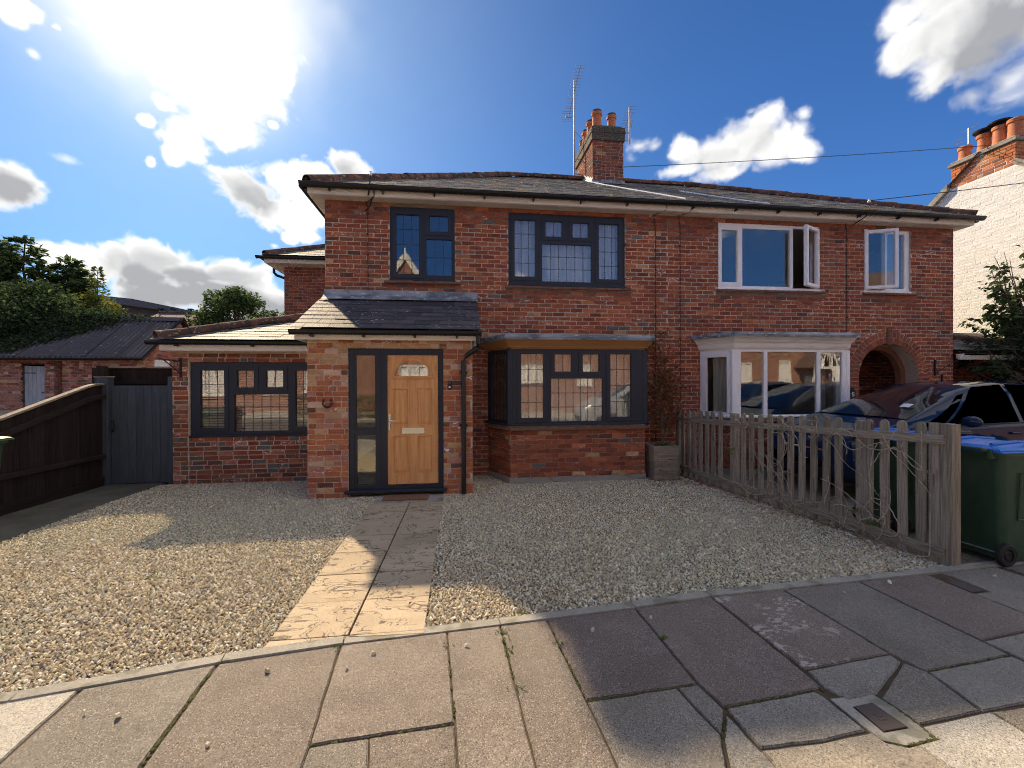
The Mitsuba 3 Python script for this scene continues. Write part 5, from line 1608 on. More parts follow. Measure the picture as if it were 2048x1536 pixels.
YW = thing('yard_window', 'small white framed window in the brick gable glimpsed behind the wall bracket', 'window')
put('frame', fpoly(frame(SX1, SY, 90), sbox(.36, 2.02, 1.00, 2.30).difference(sbox(.41, 2.06, .95, 2.26)), .0, .05), 'white_plastic', parent=YW)
put('pane', fpoly(frame(SX1, SY, 90), sbox(.405, 2.055, .955, 2.265), .012, .02), 'white_paint', parent=YW)

# ---------------------------------------------------------------- buildings far behind on the left
HALL = thing('long_hall', 'long dark grey sloping roof of a large building beyond the trees on the left', 'building')
ha, hb = np.array([-31.0, 26.0, 8.4]), np.array([-15.8, 26.0, 5.7])
put('roof', polys([np.array([-34, 26, 8.6]), np.array([-22.5, 26, 7.55]), np.array([-14.8, 26, 6.0]), np.array([-14.8, 38, 6.0]), np.array([-34, 38, 8.6])], [np.array([-34, 26, 8.6]), np.array([-34, 26, 8.3]), np.array([-22.5, 26, 7.25]), np.array([-22.5, 26, 7.55])], [np.array([-22.5, 26, 7.25]), np.array([-22.5, 26, 7.55]), np.array([-14.8, 26, 6.0]), np.array([-14.8, 26, 5.75])]), 'roof_grey', parent=HALL)
put('wall', polys([np.array([-34, 26.5, 0]), np.array([-15, 26.5, 0]), np.array([-15, 26.5, 5.9]), np.array([-22.5, 26.5, 7.4]), np.array([-34, 26.5, 8.4])]), 'far_roof', parent=HALL)
for x in (-20.3, -19.5, -18.4):
    put('flue', [tube([(x, 25.4, 5.2), (x, 25.4, 6.75)], .10, 8), box(x - .14, x + .14, 25.28, 25.52, 6.72, 6.82)], 'black_plastic', parent=HALL)
HIP = thing('hipped_outbuilding', 'dark hipped roof over a brick wall just beyond the shed ridge', 'building')
put('roof', polys([np.array([-18.6, 20, 5.0]), np.array([-13.6, 20, 4.75]), np.array([-15.4, 22.5, 6.05]), np.array([-18.6, 22.5, 6.05])], [np.array([-13.6, 20, 4.75]), np.array([-13.2, 26, 4.75]), np.array([-15.4, 22.5, 6.05])]), 'far_roof', parent=HIP)
put('wall', [box(-18.6, -13.9, 20.2, 26, 0, 4.85)], 'far_brick', parent=HIP)
put('hip_tiles', tube([(-13.55, 19.95, 4.82), (-15.4, 22.5, 6.10), (-18.6, 22.5, 6.10)], .10, 6), 'ridge_clay', parent=HIP)


# ---------------------------------------------------------------- trees and shrubs
def leaves(points, size, seed, palette, up_bias=.4, droop=0.0, long=1.0, dirs=None):
    """Leaf blades at the points: folded diamonds of two triangles each, with a tone of their own."""
    r = np.random.default_rng(seed)
    p = np.asarray(points)
    n = len(p)
    d = r.normal(0, 1, (n, 3)) if dirs is None else dirs + r.normal(0, .35, (n, 3))
    d[:, 2] = d[:, 2] * .6 - droop
    d /= np.linalg.norm(d, axis=1, keepdims=True)
    u = r.normal(0, 1, (n, 3)) + [0, 0, up_bias * 3]
    s = np.cross(d, u)
    s /= np.linalg.norm(s, axis=1, keepdims=True) + 1e-9
    nn = np.cross(s, d)
    L = size * r.uniform(.6, 1.25, n)[:, None]
    w = L * .30 / long
    v = np.stack([p, p + d * L * .5 + s * w + nn * L * .08, p + d * L, p + d * L * .5 - s * w + nn * L * .08], 1).reshape(-1, 3)
    k = np.arange(n)[:, None, None] * 4
    f = (np.array([[0, 1, 2], [0, 2, 3]])[None] + k).reshape(-1, 3)
    t, wts = list(palette), np.array(list(palette.values()), float)
    kk = np.array(t)[r.choice(len(t), n, p=wts / wts.sum())]
    uv = np.repeat(np.stack([(kk + .5) / 16, r.random(n)], 1), 4, 0)
    return (v, f), uv


def clumps(centres, radii, per, seed, squash=.8):
    r = np.random.default_rng(seed)
    out = []
    for c, q in zip(centres, radii):
        n = int(per * (q / .5) ** 2)
        d = r.normal(0, 1, (n, 3))
        d /= np.linalg.norm(d, axis=1, keepdims=True)
        rad = q * r.uniform(.25, 1.0, (n, 1)) ** .6
        out.append(c + d * rad * [1, 1, squash])
    return np.vstack(out)


def limb(a, b, r0, r1, seed, n=6, wob=.06):
    r = np.random.default_rng(seed)
    t = np.linspace(0, 1, n)[:, None]
    p = np.asarray(a) + (np.asarray(b) - np.asarray(a)) * t
    p[1:-1] += r.normal(0, wob * np.linalg.norm(np.asarray(b) - np.asarray(a)) / n, (n - 2, 3))
    return tube(p, np.linspace(r0, r1, n), 6, caps=False)


def tree(name, label, category, base, top, spread, seed, palette, size, clump_n, per, trunk_r=.12, squash=.8, group=None, lo=.35, shape=1.0, mat='leaf'):
    r = np.random.default_rng(seed)
    t = thing(name, label, category, group)
    base = np.asarray(base, float)
    H = top - base[2]
    cs, rs, wood = [], [], [limb(base, base + [r.normal(0, .1), r.normal(0, .1), H * .8], trunk_r, trunk_r * .25, seed)]
    for k in range(clump_n):
        h = r.uniform(lo, 1.0)
        prof = math.sin(min(1, (h - lo) / (1 - lo) * .85 + .18) * PI) ** .6 * shape
        a, q = r.uniform(0, 2 * PI), spread * prof * math.sqrt(r.uniform(.12, 1))
        c = base + [q * math.cos(a), q * math.sin(a), H * h * .96]
        cs.append(c)
        rs.append(spread * r.uniform(.16, .34))
        if k % 2 == 0:
            wood.append(limb(base + [0, 0, H * max(.15, h * .55)], c, trunk_r * .35, trunk_r * .06, seed + k))
    put('trunk', wood, 'bark', parent=t)
    m, uv = leaves(clumps(cs, rs, per, seed, squash), size, seed, palette)
    put('crown', m, mat, uv=uv, parent=t)
    return t


def plumed(name, label, base, tops, seed, palette, size):
    """A tree of upright leaders set with tiers of long drooping leaves, as a walnut or a tree of heaven has."""
    r = np.random.default_rng(seed)
    t = thing(name, label, 'tree', 'trees behind the shed')
    base = np.asarray(base, float)
    wood, pts, dirs = [], [], []
    for k, tp in enumerate(tops):
        tp = np.asarray(tp, float)
        wood.append(limb(base, tp, .10, .02, seed + k))
        for h in np.arange(.16, 1.02, .036):
            c = base + (tp - base) * h
            reach = (.34 + .95 * (1 - h) ** .8) * r.uniform(.8, 1.15)
            for _ in range(6):
                a = r.uniform(0, 2 * PI)
                d = np.array([math.cos(a), math.sin(a), .28])
                wood.append(tube([c, c + d * reach * .5, c + d * reach - [0, 0, reach * .22]], [.012, .008, .004], 3, caps=False))
                for q in np.linspace(.3, 1.0, 7):
                    e = c + d * reach * q - [0, 0, reach * .22 * q * q]
                    pts.append(e + r.normal(0, .03, 3))
                    dirs.append(d * .8 + r.normal(0, .5, 3) - [0, 0, .25])
                    pts.append(e + r.normal(0, .05, 3))
                    dirs.append(d * .8 + r.normal(0, .5, 3) - [0, 0, .35])
    put('trunk', wood, 'bark', parent=t)
    m, uv = leaves(pts, size, seed, palette, dirs=np.array(dirs), up_bias=.8)
    put('crown', m, 'leaf_thin', uv=uv, parent=t)


plumed('plumed_tree', 'tall dark tree with tiered drooping leaves at the far left edge, rising over the hedge', (-17.0, 12.2, 1.5), [(-17.9, 12, 7.25), (-16.6, 11.6, 7.15), (-15.5, 12.4, 6.25), (-18.9, 12.5, 7.0), (-15.0, 12.2, 5.75), (-17.2, 11.2, 6.5), (-16.0, 12.8, 6.7), (-18.3, 11.4, 6.4)], 201, {2: 4, 0: 5, 9: 1, 1: 3}, .25)
tree('hedge', 'dark overgrown hedge swallowing the left part of the shed roof', 'hedge', (-13.6, 8.6, .8), 4.75, 2.3, 203, {2: 5, 0: 3, 9: 4, 1: 1}, .12, 90, 330, .08, lo=.2, shape=1.0, mat='leaf_thin')
tree('hedge', 'sunlit green top of the hedge behind the shed, below the tall tree', 'hedge', (-15.2, 9.6, 1.2), 4.9, 2.2, 204, {0: 4, 1: 3, 2: 3}, .12, 50, 300, .08, lo=.4, mat='leaf_thin')
# ivy creeping over the corrugated roof
r = np.random.default_rng(31)
iv = []
while len(iv) < 9000:
    x, t = r.uniform(SX0, -9.2), r.uniform(0, 1.05)
    edge = np.interp(x, [SX0, -12.3, -11.2, -10.2, -9.2], [-.2, .05, .45, .85, 1.05])
    if t > edge + r.normal(0, .05):
        iv.append([x, e_y + (r_y - e_y) * t, SE + (SRZ - SE) * t + r.uniform(.02, .30) * min(1, max(.15, (t - edge) * 2.5))])
IVY = thing('ivy', 'dark ivy creeping across the left half of the corrugated shed roof', 'ivy')
m, uv = leaves(iv, .105, 31, {2: 5, 0: 2, 9: 5})
put(IVY, m, 'leaf_thin', uv=uv)
SP = tree('yellowing_shrub', 'yellow green shrub with a thin upright spire behind the ridge of the shed', 'shrub', (-12.9, 9.8, 1.5), 4.85, 1.25, 205, {3: 5, 1: 3, 4: 3, 8: 2}, .12, 40, 260, .06, lo=.45, group=None, mat='leaf_thin')
pts_, dirs = [], []
r = np.random.default_rng(9)
for h in np.arange(4.3, 5.95, .05):
    for _ in range(16):
        a = r.uniform(0, 2 * PI)
        q = (5.98 - h) * .26 * r.uniform(.2, 1) + .05
        pts_.append([-13.35 + q * math.cos(a), 10.6 + q * math.sin(a), h])
        dirs.append([math.cos(a), math.sin(a), .2])
m, uv = leaves(pts_, .13, 7, {3: 3, 4: 2, 1: 2, 2: 2}, dirs=np.array(dirs))
put('spire', m, 'leaf_thin', uv=uv, parent=SP)
put('spire_stem', tube([(-13.35, 10.6, 3.5), (-13.35, 10.6, 5.9)], [.03, .006], 5), 'bark', parent=SP)
tree('round_tree', 'round topped green tree between the shed and the rear wing of the house', 'tree', (-12.0, 18.0, 2.0), 6.75, 2.25, 207, {0: 5, 1: 4, 2: 3}, .19, 70, 110, .10, lo=.30, mat='leaf_thin')
DISH = thing('satellite_dish', 'grey satellite dish peeping over the extension roof beside the rear wing', 'satellite dish')
dv = lathe([(0, .0), (.12, .008), (.22, .03), (.30, .06)], 22)
M = np.array(T().translate([-4.78, 4.9, 3.02]).rotate([0, 0, 1], 20).rotate([1, 0, 0], 80).matrix, float)
put('reflector', move(dv, M), 'alu', smooth=True, parent=DISH)
put('arm', tube([(-4.78, 4.9, 3.02), (-4.45, 4.9, 2.95)], .02, 6), 'alu', parent=DISH)

# ---------------------------------------------------------------- white painted house on the right
WH = thing('white_house', 'tall white painted brick gable with an orange brick chimney stack at the right edge', 'house')
GX, GA, GZ = 12.5, 1.43, 7.05
slope_g = .79


def gz(y):
    return GZ - abs(y - GA) * slope_g


gF = frame(GX, 8, -90)  # u = 8 - y
gp = Polygon([(8 - -2.2, -.1), (8 - -2.2, gz(-2.2)), (8 - GA, GZ), (8 - 5.2, gz(5.2)), (8 - 5.2, -.1)])
WHW = put('gable_wall', [fpoly(gF, gp, -.25, 0), fpoly(frame(0, -2.2, 0), sbox(GX + .25, -.1, GX + 7, gz(-2.2)), -.25, 0)], 'white_mortar', parent=WH)


def g_holes(za, zb):
    k = (GZ - zb) / slope_g
    lo, hi_ = 8 - GA - k, 8 - GA + k
    out = [(-9, lo), (hi_, 30)]
    if zb > 6.50:
        out.append((8 - 2.09, 8 - .77))
    return out


lay(WHW, gF, courses(8 - 5.2, 8 + 2.2, 1.95, GZ, g_holes, seed=91, bond='mixed', ragged=.008), {WHITE: 1}, seed=91, few=300, proud=.005, d=-.002)
put('roof', polys([np.array([GX - .08, -2.5, gz(-2.5) + .06]), np.array([GX + 7, -2.5, gz(-2.5) + .06]), np.array([GX + 7, GA, GZ + .06]), np.array([GX - .08, GA, GZ + .06])], [np.array([GX - .08, 5.5, gz(5.5) + .06]), np.array([GX + 7, 5.5, gz(5.5) + .06]), np.array([GX + 7, GA, GZ + .06]), np.array([GX - .08, GA, GZ + .06])]), 'far_roof', parent=WH)
put('verge', [trimesh.convex.convex_hull(np.array([[x_, yy, gz(yy) + dz] for x_ in (GX - .10, GX - .005) for yy in (a, b) for dz in (-.05, .10)])) for a, b in ((5.4, 2.10), (.76, -2.4))], 'concrete', parent=WH)
CHW = put('chimney', box(GX + .01, GX + .70, .80, 2.07, 6.0, 7.02), 'mortar', parent=WH)
lay(CHW, frame(GX, 2.08, -90), courses(0, 1.30, 6.49, 7.02, seed=92, bond='mixed'), {POTTERY: 6, ORANGE: 3, TAN: 1, BROWN: 1}, seed=92, proud=.012, d=-.005)
lay(CHW, frame(GX, .79, 0), courses(0, .72, 6.49, 7.02, seed=93, bond='mixed'), {POTTERY: 6, ORANGE: 3, TAN: 1, BROWN: 1}, seed=93, proud=.010, d=-.005)
put('chimney_cap', [box(GX - .05, GX + .76, .74, 2.13, 7.03, 7.10, .01), box(GX - .02, GX + .72, .77, 2.10, 7.10, 7.15, .02)], 'concrete', parent=WH)
for y, hh, hood, rr in ((1.90, .34, 0, .13), (1.50, .42, 1, .13), (1.19, .44, 1, .135), (.90, .44, 0, .14)):
    pot(WH, GX + .18, y, 7.14, rr, hh)
    if hood:
        put('pot_cowl', [lathe([(0, .0), (rr * 1.55, .02), (rr * 1.6, .05), (rr * .4, .10), (0, .11)], 18, (GX + .18, y, 7.14 + hh + .05)), *[tube([(GX + .18 + rr * .7 * math.cos(a), y + rr * .7 * math.sin(a), 7.14 + hh - .02), (GX + .18 + rr * .7 * math.cos(a), y + rr * .7 * math.sin(a), 7.14 + hh + .07)], .008, 4) for a in (0, 2.1, 4.2)]], 'black_iron', parent=WH)
AE3 = thing('tv_aerial', 'small television aerial behind the orange chimney pots of the white house', 'aerial')
put('mast', tube([(12.85, 1.95, 6.9), (12.85, 1.95, 8.0)], .022, 6), 'alu', parent=AE3)
put('elements', [tube([(12.85, 2.10, 7.95), (12.85, 1.72, 7.98)], .008, 4), *[tube([(12.70 - .0, 2.12, z), (12.70, 1.97, z)], .006, 4) for z in (7.55, 7.65, 7.75)], tube([(12.85, 2.14, 7.4), (12.7, 2.12, 7.8)], .006, 4)], 'alu', parent=AE3)

# covered passage between the two houses
CP = thing('passage_roof', 'low slated roof over the passage between the brick house and the white house', 'roof')
cp0, cz0 = np.array([9.86, -.02, 2.22]), .42
cu = np.array([0, 1, .40]) / math.hypot(1, .40)
slates(CP, 'slate', cp0, [1, 0, 0], cu, 6, lambda k: (0, 2.6 - .30 * k * .2), .20, .42, {2: 3, 4: 3, 5: 2}, 95, few=60)
put('deck', polys([cp0 - [0, 0, .02], cp0 + [2.6, 0, -.02], cp0 + [2.0, 1.1, .40], cp0 + [0, 1.1, .41]]), 'dark_wood', uv=(.9, .2), parent=CP)
put('hip_tile', tube([cp0 + [0, 1.02, .46], cp0 + [.95, .72, .33], cp0 + [2.62, -.02, .05]], .07, 8), 'ridge_clay', smooth=50, parent=CP)
put('fascia', [box(9.90, 12.4, -.075, -.050, 2.035, 2.125)], 'white_board', parent=CP)
put('gutter_end', [lathe([(0, 0), (.035, .01), (.055, .05), (.06, .12), (0, .125)], 14, (9.855, -.12, 2.02))], 'cream_plastic', smooth=40, parent=CP)
put('passage_gutter', half_gutter((9.90, -.11, 2.20), (12.4, -.11, 2.20), .055), 'black_plastic', parent=CP)
put('passage_wall', [box(9.86, 12.49, 1.2, 1.3, 0, 2.6)], 'mortar', parent=CP)
lay(f'{CP}__passage_wall', frame(9.86, 1.2, 0), courses(0, 2.6, .6, 2.5, seed=97), MIX_R, seed=97, few=0)


def drooping(name, label, cat, centre, seed):
    r = np.random.default_rng(seed)
    t = thing(name, label, cat)
    c = np.asarray(centre, float)
    wood, pts, dirs = [], [], []
    for k in range(46):
        a = r.uniform(0, 2 * PI)
        rise = r.uniform(-.2, 2.3)
        reach = r.uniform(.6, 1.75) * (1.15 - .28 * max(rise, 0))
        e = c + [reach * math.cos(a), reach * .75 * math.sin(a), rise]
        wood.append(limb(c + [0, 0, -.6 + .4 * rise], e, .022, .005, seed + k))
        for j in range(3):
            b = c + (e - c) * r.uniform(.3, .8)
            d = (e - c) / np.linalg.norm(e - c) + r.normal(0, .5, 3)
            d /= np.linalg.norm(d)
            L = r.uniform(.35, .7)
            tip = b + d * L
            wood.append(tube([b, (b + tip) / 2 + [0, 0, .03], tip], [.007, .005, .002], 3, caps=False))
            for q in np.linspace(.15, 1, 22):
                s = b + (tip - b) * q
                pts.append(s + r.normal(0, .025, 3))
                dirs.append(d * .6 + r.normal(0, .6, 3) - [0, 0, .5])
    wood.append(limb(c - [0, 0, 2.3], c, .06, .03, seed))
    put('branches', wood, 'bark', parent=t)
    m, uv = leaves(pts, .135, seed, {9: 5, 2: 5, 0: 1}, dirs=np.array(dirs), droop=.3, long=1.2)
    put('foliage', m, 'leaf_thin', uv=uv, parent=t)


drooping('dark_tree', 'small dark leaved tree in front of the white wall at the right edge', 'tree', (11.95, .15, 2.25), 211)
drooping('dark_shrub', 'dense dark shrub under the passage roof beside the parked car', 'shrub', (11.35, -.60, 1.25), 213)

# ---------------------------------------------------------------- planter with a dry red acer
PL_ = thing('planter', 'square planter of grooved grey decking boards at the foot of the brick wall', 'planter')
for k, (z0, z1, o, tn) in enumerate(((.0, .145, .0, .25), (.148, .285, .004, .35), (.288, .425, -.008, .7), (.428, .560, -.004, .9))):
    x0, x1, y0, y1 = 3.185 + o, 3.620 + o, -.790, -.385
    g = []
    for j in range(7):
        za, zb = z0 + (z1 - z0) * j / 7, z0 + (z1 - z0) * (j + 1) / 7 - .006
        g += [box(x0, x1, y0, y0 + .03, za, zb), box(x1 - .028, x1 + .002, y0 + .03, y1, za, zb), box(x0 - .002, x0 + .028, y0 + .03, y1, za, zb)]
    g += [box(x0 + .004, x1 - .004, y0 + .005, y0 + .028, z0, z1), box(x1 - .026, x1 - .003, y0 + .03, y1, z0, z1), box(x0 + .003, x0 + .026, y0 + .03, y1, z0, z1), box(x0, x1, y1, y1 + .025, z0, z1)]
    put('deck_board', g, 'weathered_wood', uv=(.9, tn), parent=PL_)
put('compost', box(3.21, 3.59, -.76, -.39, .3, .515), 'soil', parent=PL_)
ACER = thing('red_acer', 'dry reddish brown acer growing from the planter against the brick wall', 'shrub')
r = np.random.default_rng(4)
wood, pts_, uvk, dirs = [], [], [], []
stem = np.array([3.44, -.58, .50])
leaders = [np.array([3.44, -.42, 2.50]), np.array([3.52, -.50, 2.05]), np.array([3.36, -.55, 1.75]), np.array([3.60, -.55, 1.65])]
for k, tp in enumerate(leaders):
    wood.append(limb(stem, tp, .014, .004, 400 + k))
    L = np.linalg.norm(tp - stem)
    for h in np.arange(.22, 1.0, .034):
        c = stem + (tp - stem) * h
        for _ in range(3):
            a = r.uniform(0, 2 * PI)
            reach = r.uniform(.12, .42) * (1.25 - abs(h - .55) * 1.3)
            d = np.array([math.cos(a), .6 * math.sin(a), r.uniform(.15, .9)])
            e = c + d * reach
            e[1] = min(e[1], -.06)
            wood.append(tube([c, (c + e) / 2 + [0, 0, .01], e], [.005, .0035, .0018], 3, caps=False))
            for q in np.linspace(.35, 1, 6):
                for _ in range(1):
                    pts_.append(c + (e - c) * q + r.normal(0, .022, 3))
                    dirs.append(d + r.normal(0, .8, 3))
put('stems', wood, 'bark', parent=ACER)
m, uv = leaves(pts_, .062, 6, {5: 5, 6: 5, 7: 2, 4: 1}, dirs=np.array(dirs))
put('leaves', m, 'leaf_thin', uv=uv, parent=ACER)
labels['planter_weeds'] = {'label': 'small green weeds growing round the rim of the planter', 'category': 'weed', 'kind': 'stuff'}
put('planter_weeds', [tuft_mesh((3.22 + .38 * rng.random(), -.74 + .3 * rng.random(), .51), 12, .05, .07, 600 + k, .03) for k in range(8)], 'leaf_thin', uv=tone(0, .6))

# ---------------------------------------------------------------- car on the neighbour's drive
CAR = thing('parked_car', 'dark blue hatchback parked across the neighbouring drive, its nose towards the picket fence', 'car')
CM = np.array(T().translate([7.27, -1.66, 0]).rotate([0, 0, 1], 178.5).matrix, float)  # local +x is the nose
prof_x = [-2.10, -2.06, -1.95, -1.72, -1.35, -.9, -.4, .1, .35, .8, 1.20, 1.55, 1.85, 2.05, 2.16, 2.19]
top_z = [.62, .80, 1.02, 1.28, 1.50, 1.585, 1.605, 1.560, 1.485, 1.295, 1.115, 1.005, .93, .84, .70, .52]
belt_z = [.60, .78, .98, 1.03, 1.035, 1.03, 1.02, 1.005, 1.0, .985, .97, .93, .875, .80, .67, .50]
half = [.66, .74, .80, .845, .87, .875, .875, .875, .875, .87, .865, .855, .83, .775, .68, .60]
bot_z = [.36, .30, .25, .22, .2, .2, .2, .2, .2, .2, .2, .2, .22, .23, .25, .3]


def sec(i_x):
    x = i_x
    tz, bz, hw, lo = (np.interp(x, prof_x, q) for q in (top_z, belt_z, half, bot_z))
    cab = max(0.0, tz - bz)
    inset = .19 * min(1, cab / .5)
    pts = [(0, lo), (hw * .82, lo), (hw * .97, lo + .10), (hw, lo + (bz - lo) * .45), (hw * .985, bz - .10), (hw * .955, bz)]
    pts += [(hw * .955 - inset * .35, bz + cab * .35), (hw * .955 - inset * .72, bz + cab * .70), (hw * .955 - inset * 1.15, bz + cab * .90), (hw * .55, bz + cab * .985), (hw * .28, tz), (0, tz)]
    return [(x, y, z) for y, z in pts] + [(x, -y, z) for y, z in pts[::-1][1:]]


sx = np.unique(np.r_[prof_x, np.linspace(-2.1, 2.19, 56)])
grid = np.array([sec(x) for x in sx])


body_v, body_f = sheet(grid)
cen = body_v[body_f].mean(1)
arch = np.zeros(len(body_f), bool)
for wx in (-1.30, 1.33):
    arch |= (np.hypot(cen[:, 0] - wx, cen[:, 2] - .32) < .355) & (np.abs(cen[:, 1]) > .5)
put('body', move((body_v, body_f[~arch]), CM), 'car_paint', smooth=35, parent=CAR)
put('underbody', move(join([box(-2.0, 2.05, -.60, .60, .18, .62)]), CM), 'black_plastic', parent=CAR)
put('wheel_arch_liner', move(join([box(wx - .36, wx + .36, -.80, .80, .30, .70) for wx in (-1.30, 1.33)]), CM), 'black_plastic', parent=CAR)


def on_side(x, f, sgn, lift=.006):
    """A point of the cabin side: f from the belt (0) to the roof rail (1)."""
    tz, bz, hw = (np.interp(x, prof_x, q) for q in (top_z, belt_z, half))
    cab = max(.02, tz - bz)
    inset = .19 * min(1, cab / .5)
    y = np.interp(f, [0, .35, .70, .90], [hw * .955, hw * .955 - inset * .35, hw * .955 - inset * .72, hw * .955 - inset * 1.15])
    return [x, sgn * (y + lift), bz + cab * f]


def side_glass(x_lo, x_hi, f0, f1, sgn):
    """Glass between the belt ends x_lo and the upper ends x_hi."""
    g = []
    for t in np.linspace(0, 1, 5):
        a, b = x_lo[0] + (x_hi[0] - x_lo[0]) * t, x_lo[1] + (x_hi[1] - x_lo[1]) * t
        g.append([on_side(a + (b - a) * s, f0 + (f1 - f0) * t, sgn) for s in np.linspace(0, 1, 12)])
    return sheet(np.array(g))


for sgn in (-1, 1):
    put('side_window', move(side_glass((-.40, .74), (-.36, .10), .05, .93, sgn), CM), 'dark_glass', smooth=True, parent=CAR)
    put('side_window', move(side_glass((-1.30, -.47), (-1.10, -.43), .05, .93, sgn), CM), 'dark_glass', smooth=True, parent=CAR)
    put('quarter_window', move(side_glass((.80, 1.22), (.24, .36), .06, .84, sgn), CM), 'dark_glass', smooth=True, parent=CAR)
    put('window_trim', move(tube([on_side(x, .03, sgn, .010) for x in np.linspace(-1.34, 1.24, 12)], .008, 5), CM), 'black_plastic', parent=CAR)
    o = sgn
    mv = trimesh.creation.icosphere(2)
    mvv = np.array(mv.vertices) * [.075, .115, .075] + [.56, o * 1.00, 1.075]
    put('door_mirror', move(join([(mvv, np.array(mv.faces)), box(.52, .58, o * .86, o * .95, 1.02, 1.05)]), CM), 'car_paint', smooth=40, parent=CAR)
    put('mirror_casing', move((np.array(mv.vertices) * [.066, .108, .066] + [.542, o * 1.0, 1.068], np.array(mv.faces)), CM), 'black_plastic', smooth=True, parent=CAR)
    put('door_handle', move(box(-.34, -.20, o * .868, o * .895, .885, .915, .008), CM), 'car_paint', parent=CAR)
    hl = []
    for t in np.linspace(0, 1, 8):
        x = 1.72 + .40 * t
        hw = np.interp(x, prof_x, half)
        tz = np.interp(x, prof_x, top_z)
        yo = o * (hw * (.985 - .30 * t) + .006)
        hl.append([[x + .02, yo, tz - .05 - .16 * f_ - .015 * t] for f_ in np.linspace(0, 1, 5)])
    put('headlight', move(sheet(np.array(hl)), CM), 'chrome', smooth=True, parent=CAR)
    for wx in (-1.30, 1.33):
        R = np.array(T().rotate([1, 0, 0], 90).matrix, float)
        O = np.eye(4)
        O[:3, 3] = [wx, o * .77, .315]
        tyre = move(move(lathe([(.20, -.09), (.27, -.10), (.308, -.085), (.315, 0), (.308, .085), (.27, .10), (.20, .09), (.20, -.09)], 32), R), O)
        put('tyre', move(tyre, CM), 'rubber', smooth=35, parent=CAR)
        spokes = [lathe([(.0, .05), (.045, .06), (.05, .09), (0, .10)], 16), lathe([(.185, -.06), (.205, -.06), (.205, .095), (.185, .09), (.185, -.06)], 32)]
        for q in range(7):
            a = q * 2 * PI / 7
            d = np.array([math.cos(a), math.sin(a), 0])
            spokes.append(tube([d * .03 + [0, 0, .075], d * .19 + [0, 0, .085]], .016, 4))
        put('rim', move(move(move(join(spokes), np.array(T().rotate([1, 0, 0], 90 if o < 0 else -90).matrix, float)), O), CM), 'alu', parent=CAR)
ws = []
for x in (1.24, 1.05, .80, .50, .24):
    tz, bz, hw = (np.interp(x, prof_x, q) for q in (top_z, belt_z, half))
    cab = tz - bz
    row = []
    for s in np.linspace(-1, 1, 13):
        q = abs(s)
        z = tz - cab * .115 * max(0, (q - .35) / .65) ** 2 + .007
        row.append([x + .05 * (1 - q * q), s * (hw * .955 - .19 * min(1, cab / .5) * 1.15) * .985, z])
    ws.append(row)
put('windscreen', move(sheet(np.array(ws)), CM), 'dark_glass', smooth=True, parent=CAR)
put('wipers', move(join([tube([(1.32, .55, 1.055), (1.10, .10, 1.165)], .008, 4), tube([(1.32, -.05, 1.075), (1.08, -.50, 1.165)], .008, 4)]), CM), 'black_plastic', parent=CAR)
put('front_grille', move(join([box(2.10, 2.185, -.42, .42, .48, .56, .01), box(2.06, 2.17, -.55, .55, .28, .40, .01)]), CM), 'black_plastic', parent=CAR)
put('chrome_strip', move(tube([(1.92, -.80, .665), (2.08, -.66, .655), (2.17, -.45, .65), (2.195, 0, .65), (2.17, .45, .65), (2.08, .66, .655), (1.92, .80, .665)], .012, 5), CM), 'chrome', parent=CAR)
put('parking_note', move(sheet(np.array([[[.98, .42, 1.245], [.98, .56, 1.243]], [[.90, .42, 1.29], [.90, .56, 1.288]]])), CM), 'paper', parent=CAR)

# ---------------------------------------------------------------- small things on the walls
HS = thing('horseshoe', 'rusty horseshoe hung open end up on the porch wall left of the door', 'horseshoe')
ang = np.linspace(-PI * .5 - 2.35, -PI * .5 + 2.35, 22)
pts_ = [(-1.793 + .058 * math.cos(a), -1.222, 1.335 + .066 * math.sin(a)) for a in ang]
put('shoe', tube(pts_, .0135, 6), 'black_iron', smooth=50, parent=HS)
put('nails', [tube([(pts_[k][0], -1.235, pts_[k][2]), (pts_[k][0], -1.20, pts_[k][2])], .006, 5) for k in (3, 6, 15, 18)], 'steel', parent=HS)
BELL = thing('doorbell', 'slim black video doorbell on the porch wall right of the door', 'doorbell')
put('case', box(-.136, -.078, -1.226, -1.203, 1.510, 1.642, .010), 'black_plastic', parent=BELL)
put('button', lathe([(0, 0), (.017, 0), (.016, .004), (0, .005)], 16, (0, 0, 0)), 'steel', smooth=30, parent=BELL)
_k = f'{BELL}__button'
scene[_k]['to_world'] = T().translate([-.107, -1.227, 1.545]).rotate([1, 0, 0], 90)
put('lens', box(-.128, -.086, -1.2285, -1.226, 1.595, 1.630, .004), 'dark_glass', parent=BELL)
MAT = thing('doormat', 'brown doormat lying on the step in front of the oak door', 'doormat')
MATP = Polygon([(-1.015, -1.515), (-.405, -1.525), (-.400, -1.255), (-1.01, -1.245)])
put(MAT, flat(MATP, .0125, .030), 'coir')
PLQ = thing('number_plaque', 'black oval house number plaque with a white 5 between the white bay and the arch', 'sign')
oval = affinity.scale(Point(7.585, 1.375).buffer(1, 24), .062, .098, origin=(7.585, 1.375))
put('plate', fpoly(F0, unary_union([oval, sbox(7.555, 1.45, 7.615, 1.485)]), .012, .026), 'black_iron', parent=PLQ)
t5 = meshkit.text_mesh('5', .075, .004, True)
tv = np.array(t5.vertices)
put('digit', (np.stack([7.585 + (tv[:, 0] - tv[:, 0].mean()) * 1.15, -.0265 - tv[:, 2], 1.318 + tv[:, 1]], 1), np.array(t5.faces)), 'white_paint', parent=PLQ)
HB = thing('hanging_bracket', 'black wrought iron hanging basket bracket on the corner of the extension above the gate', 'bracket')
bx = -4.362
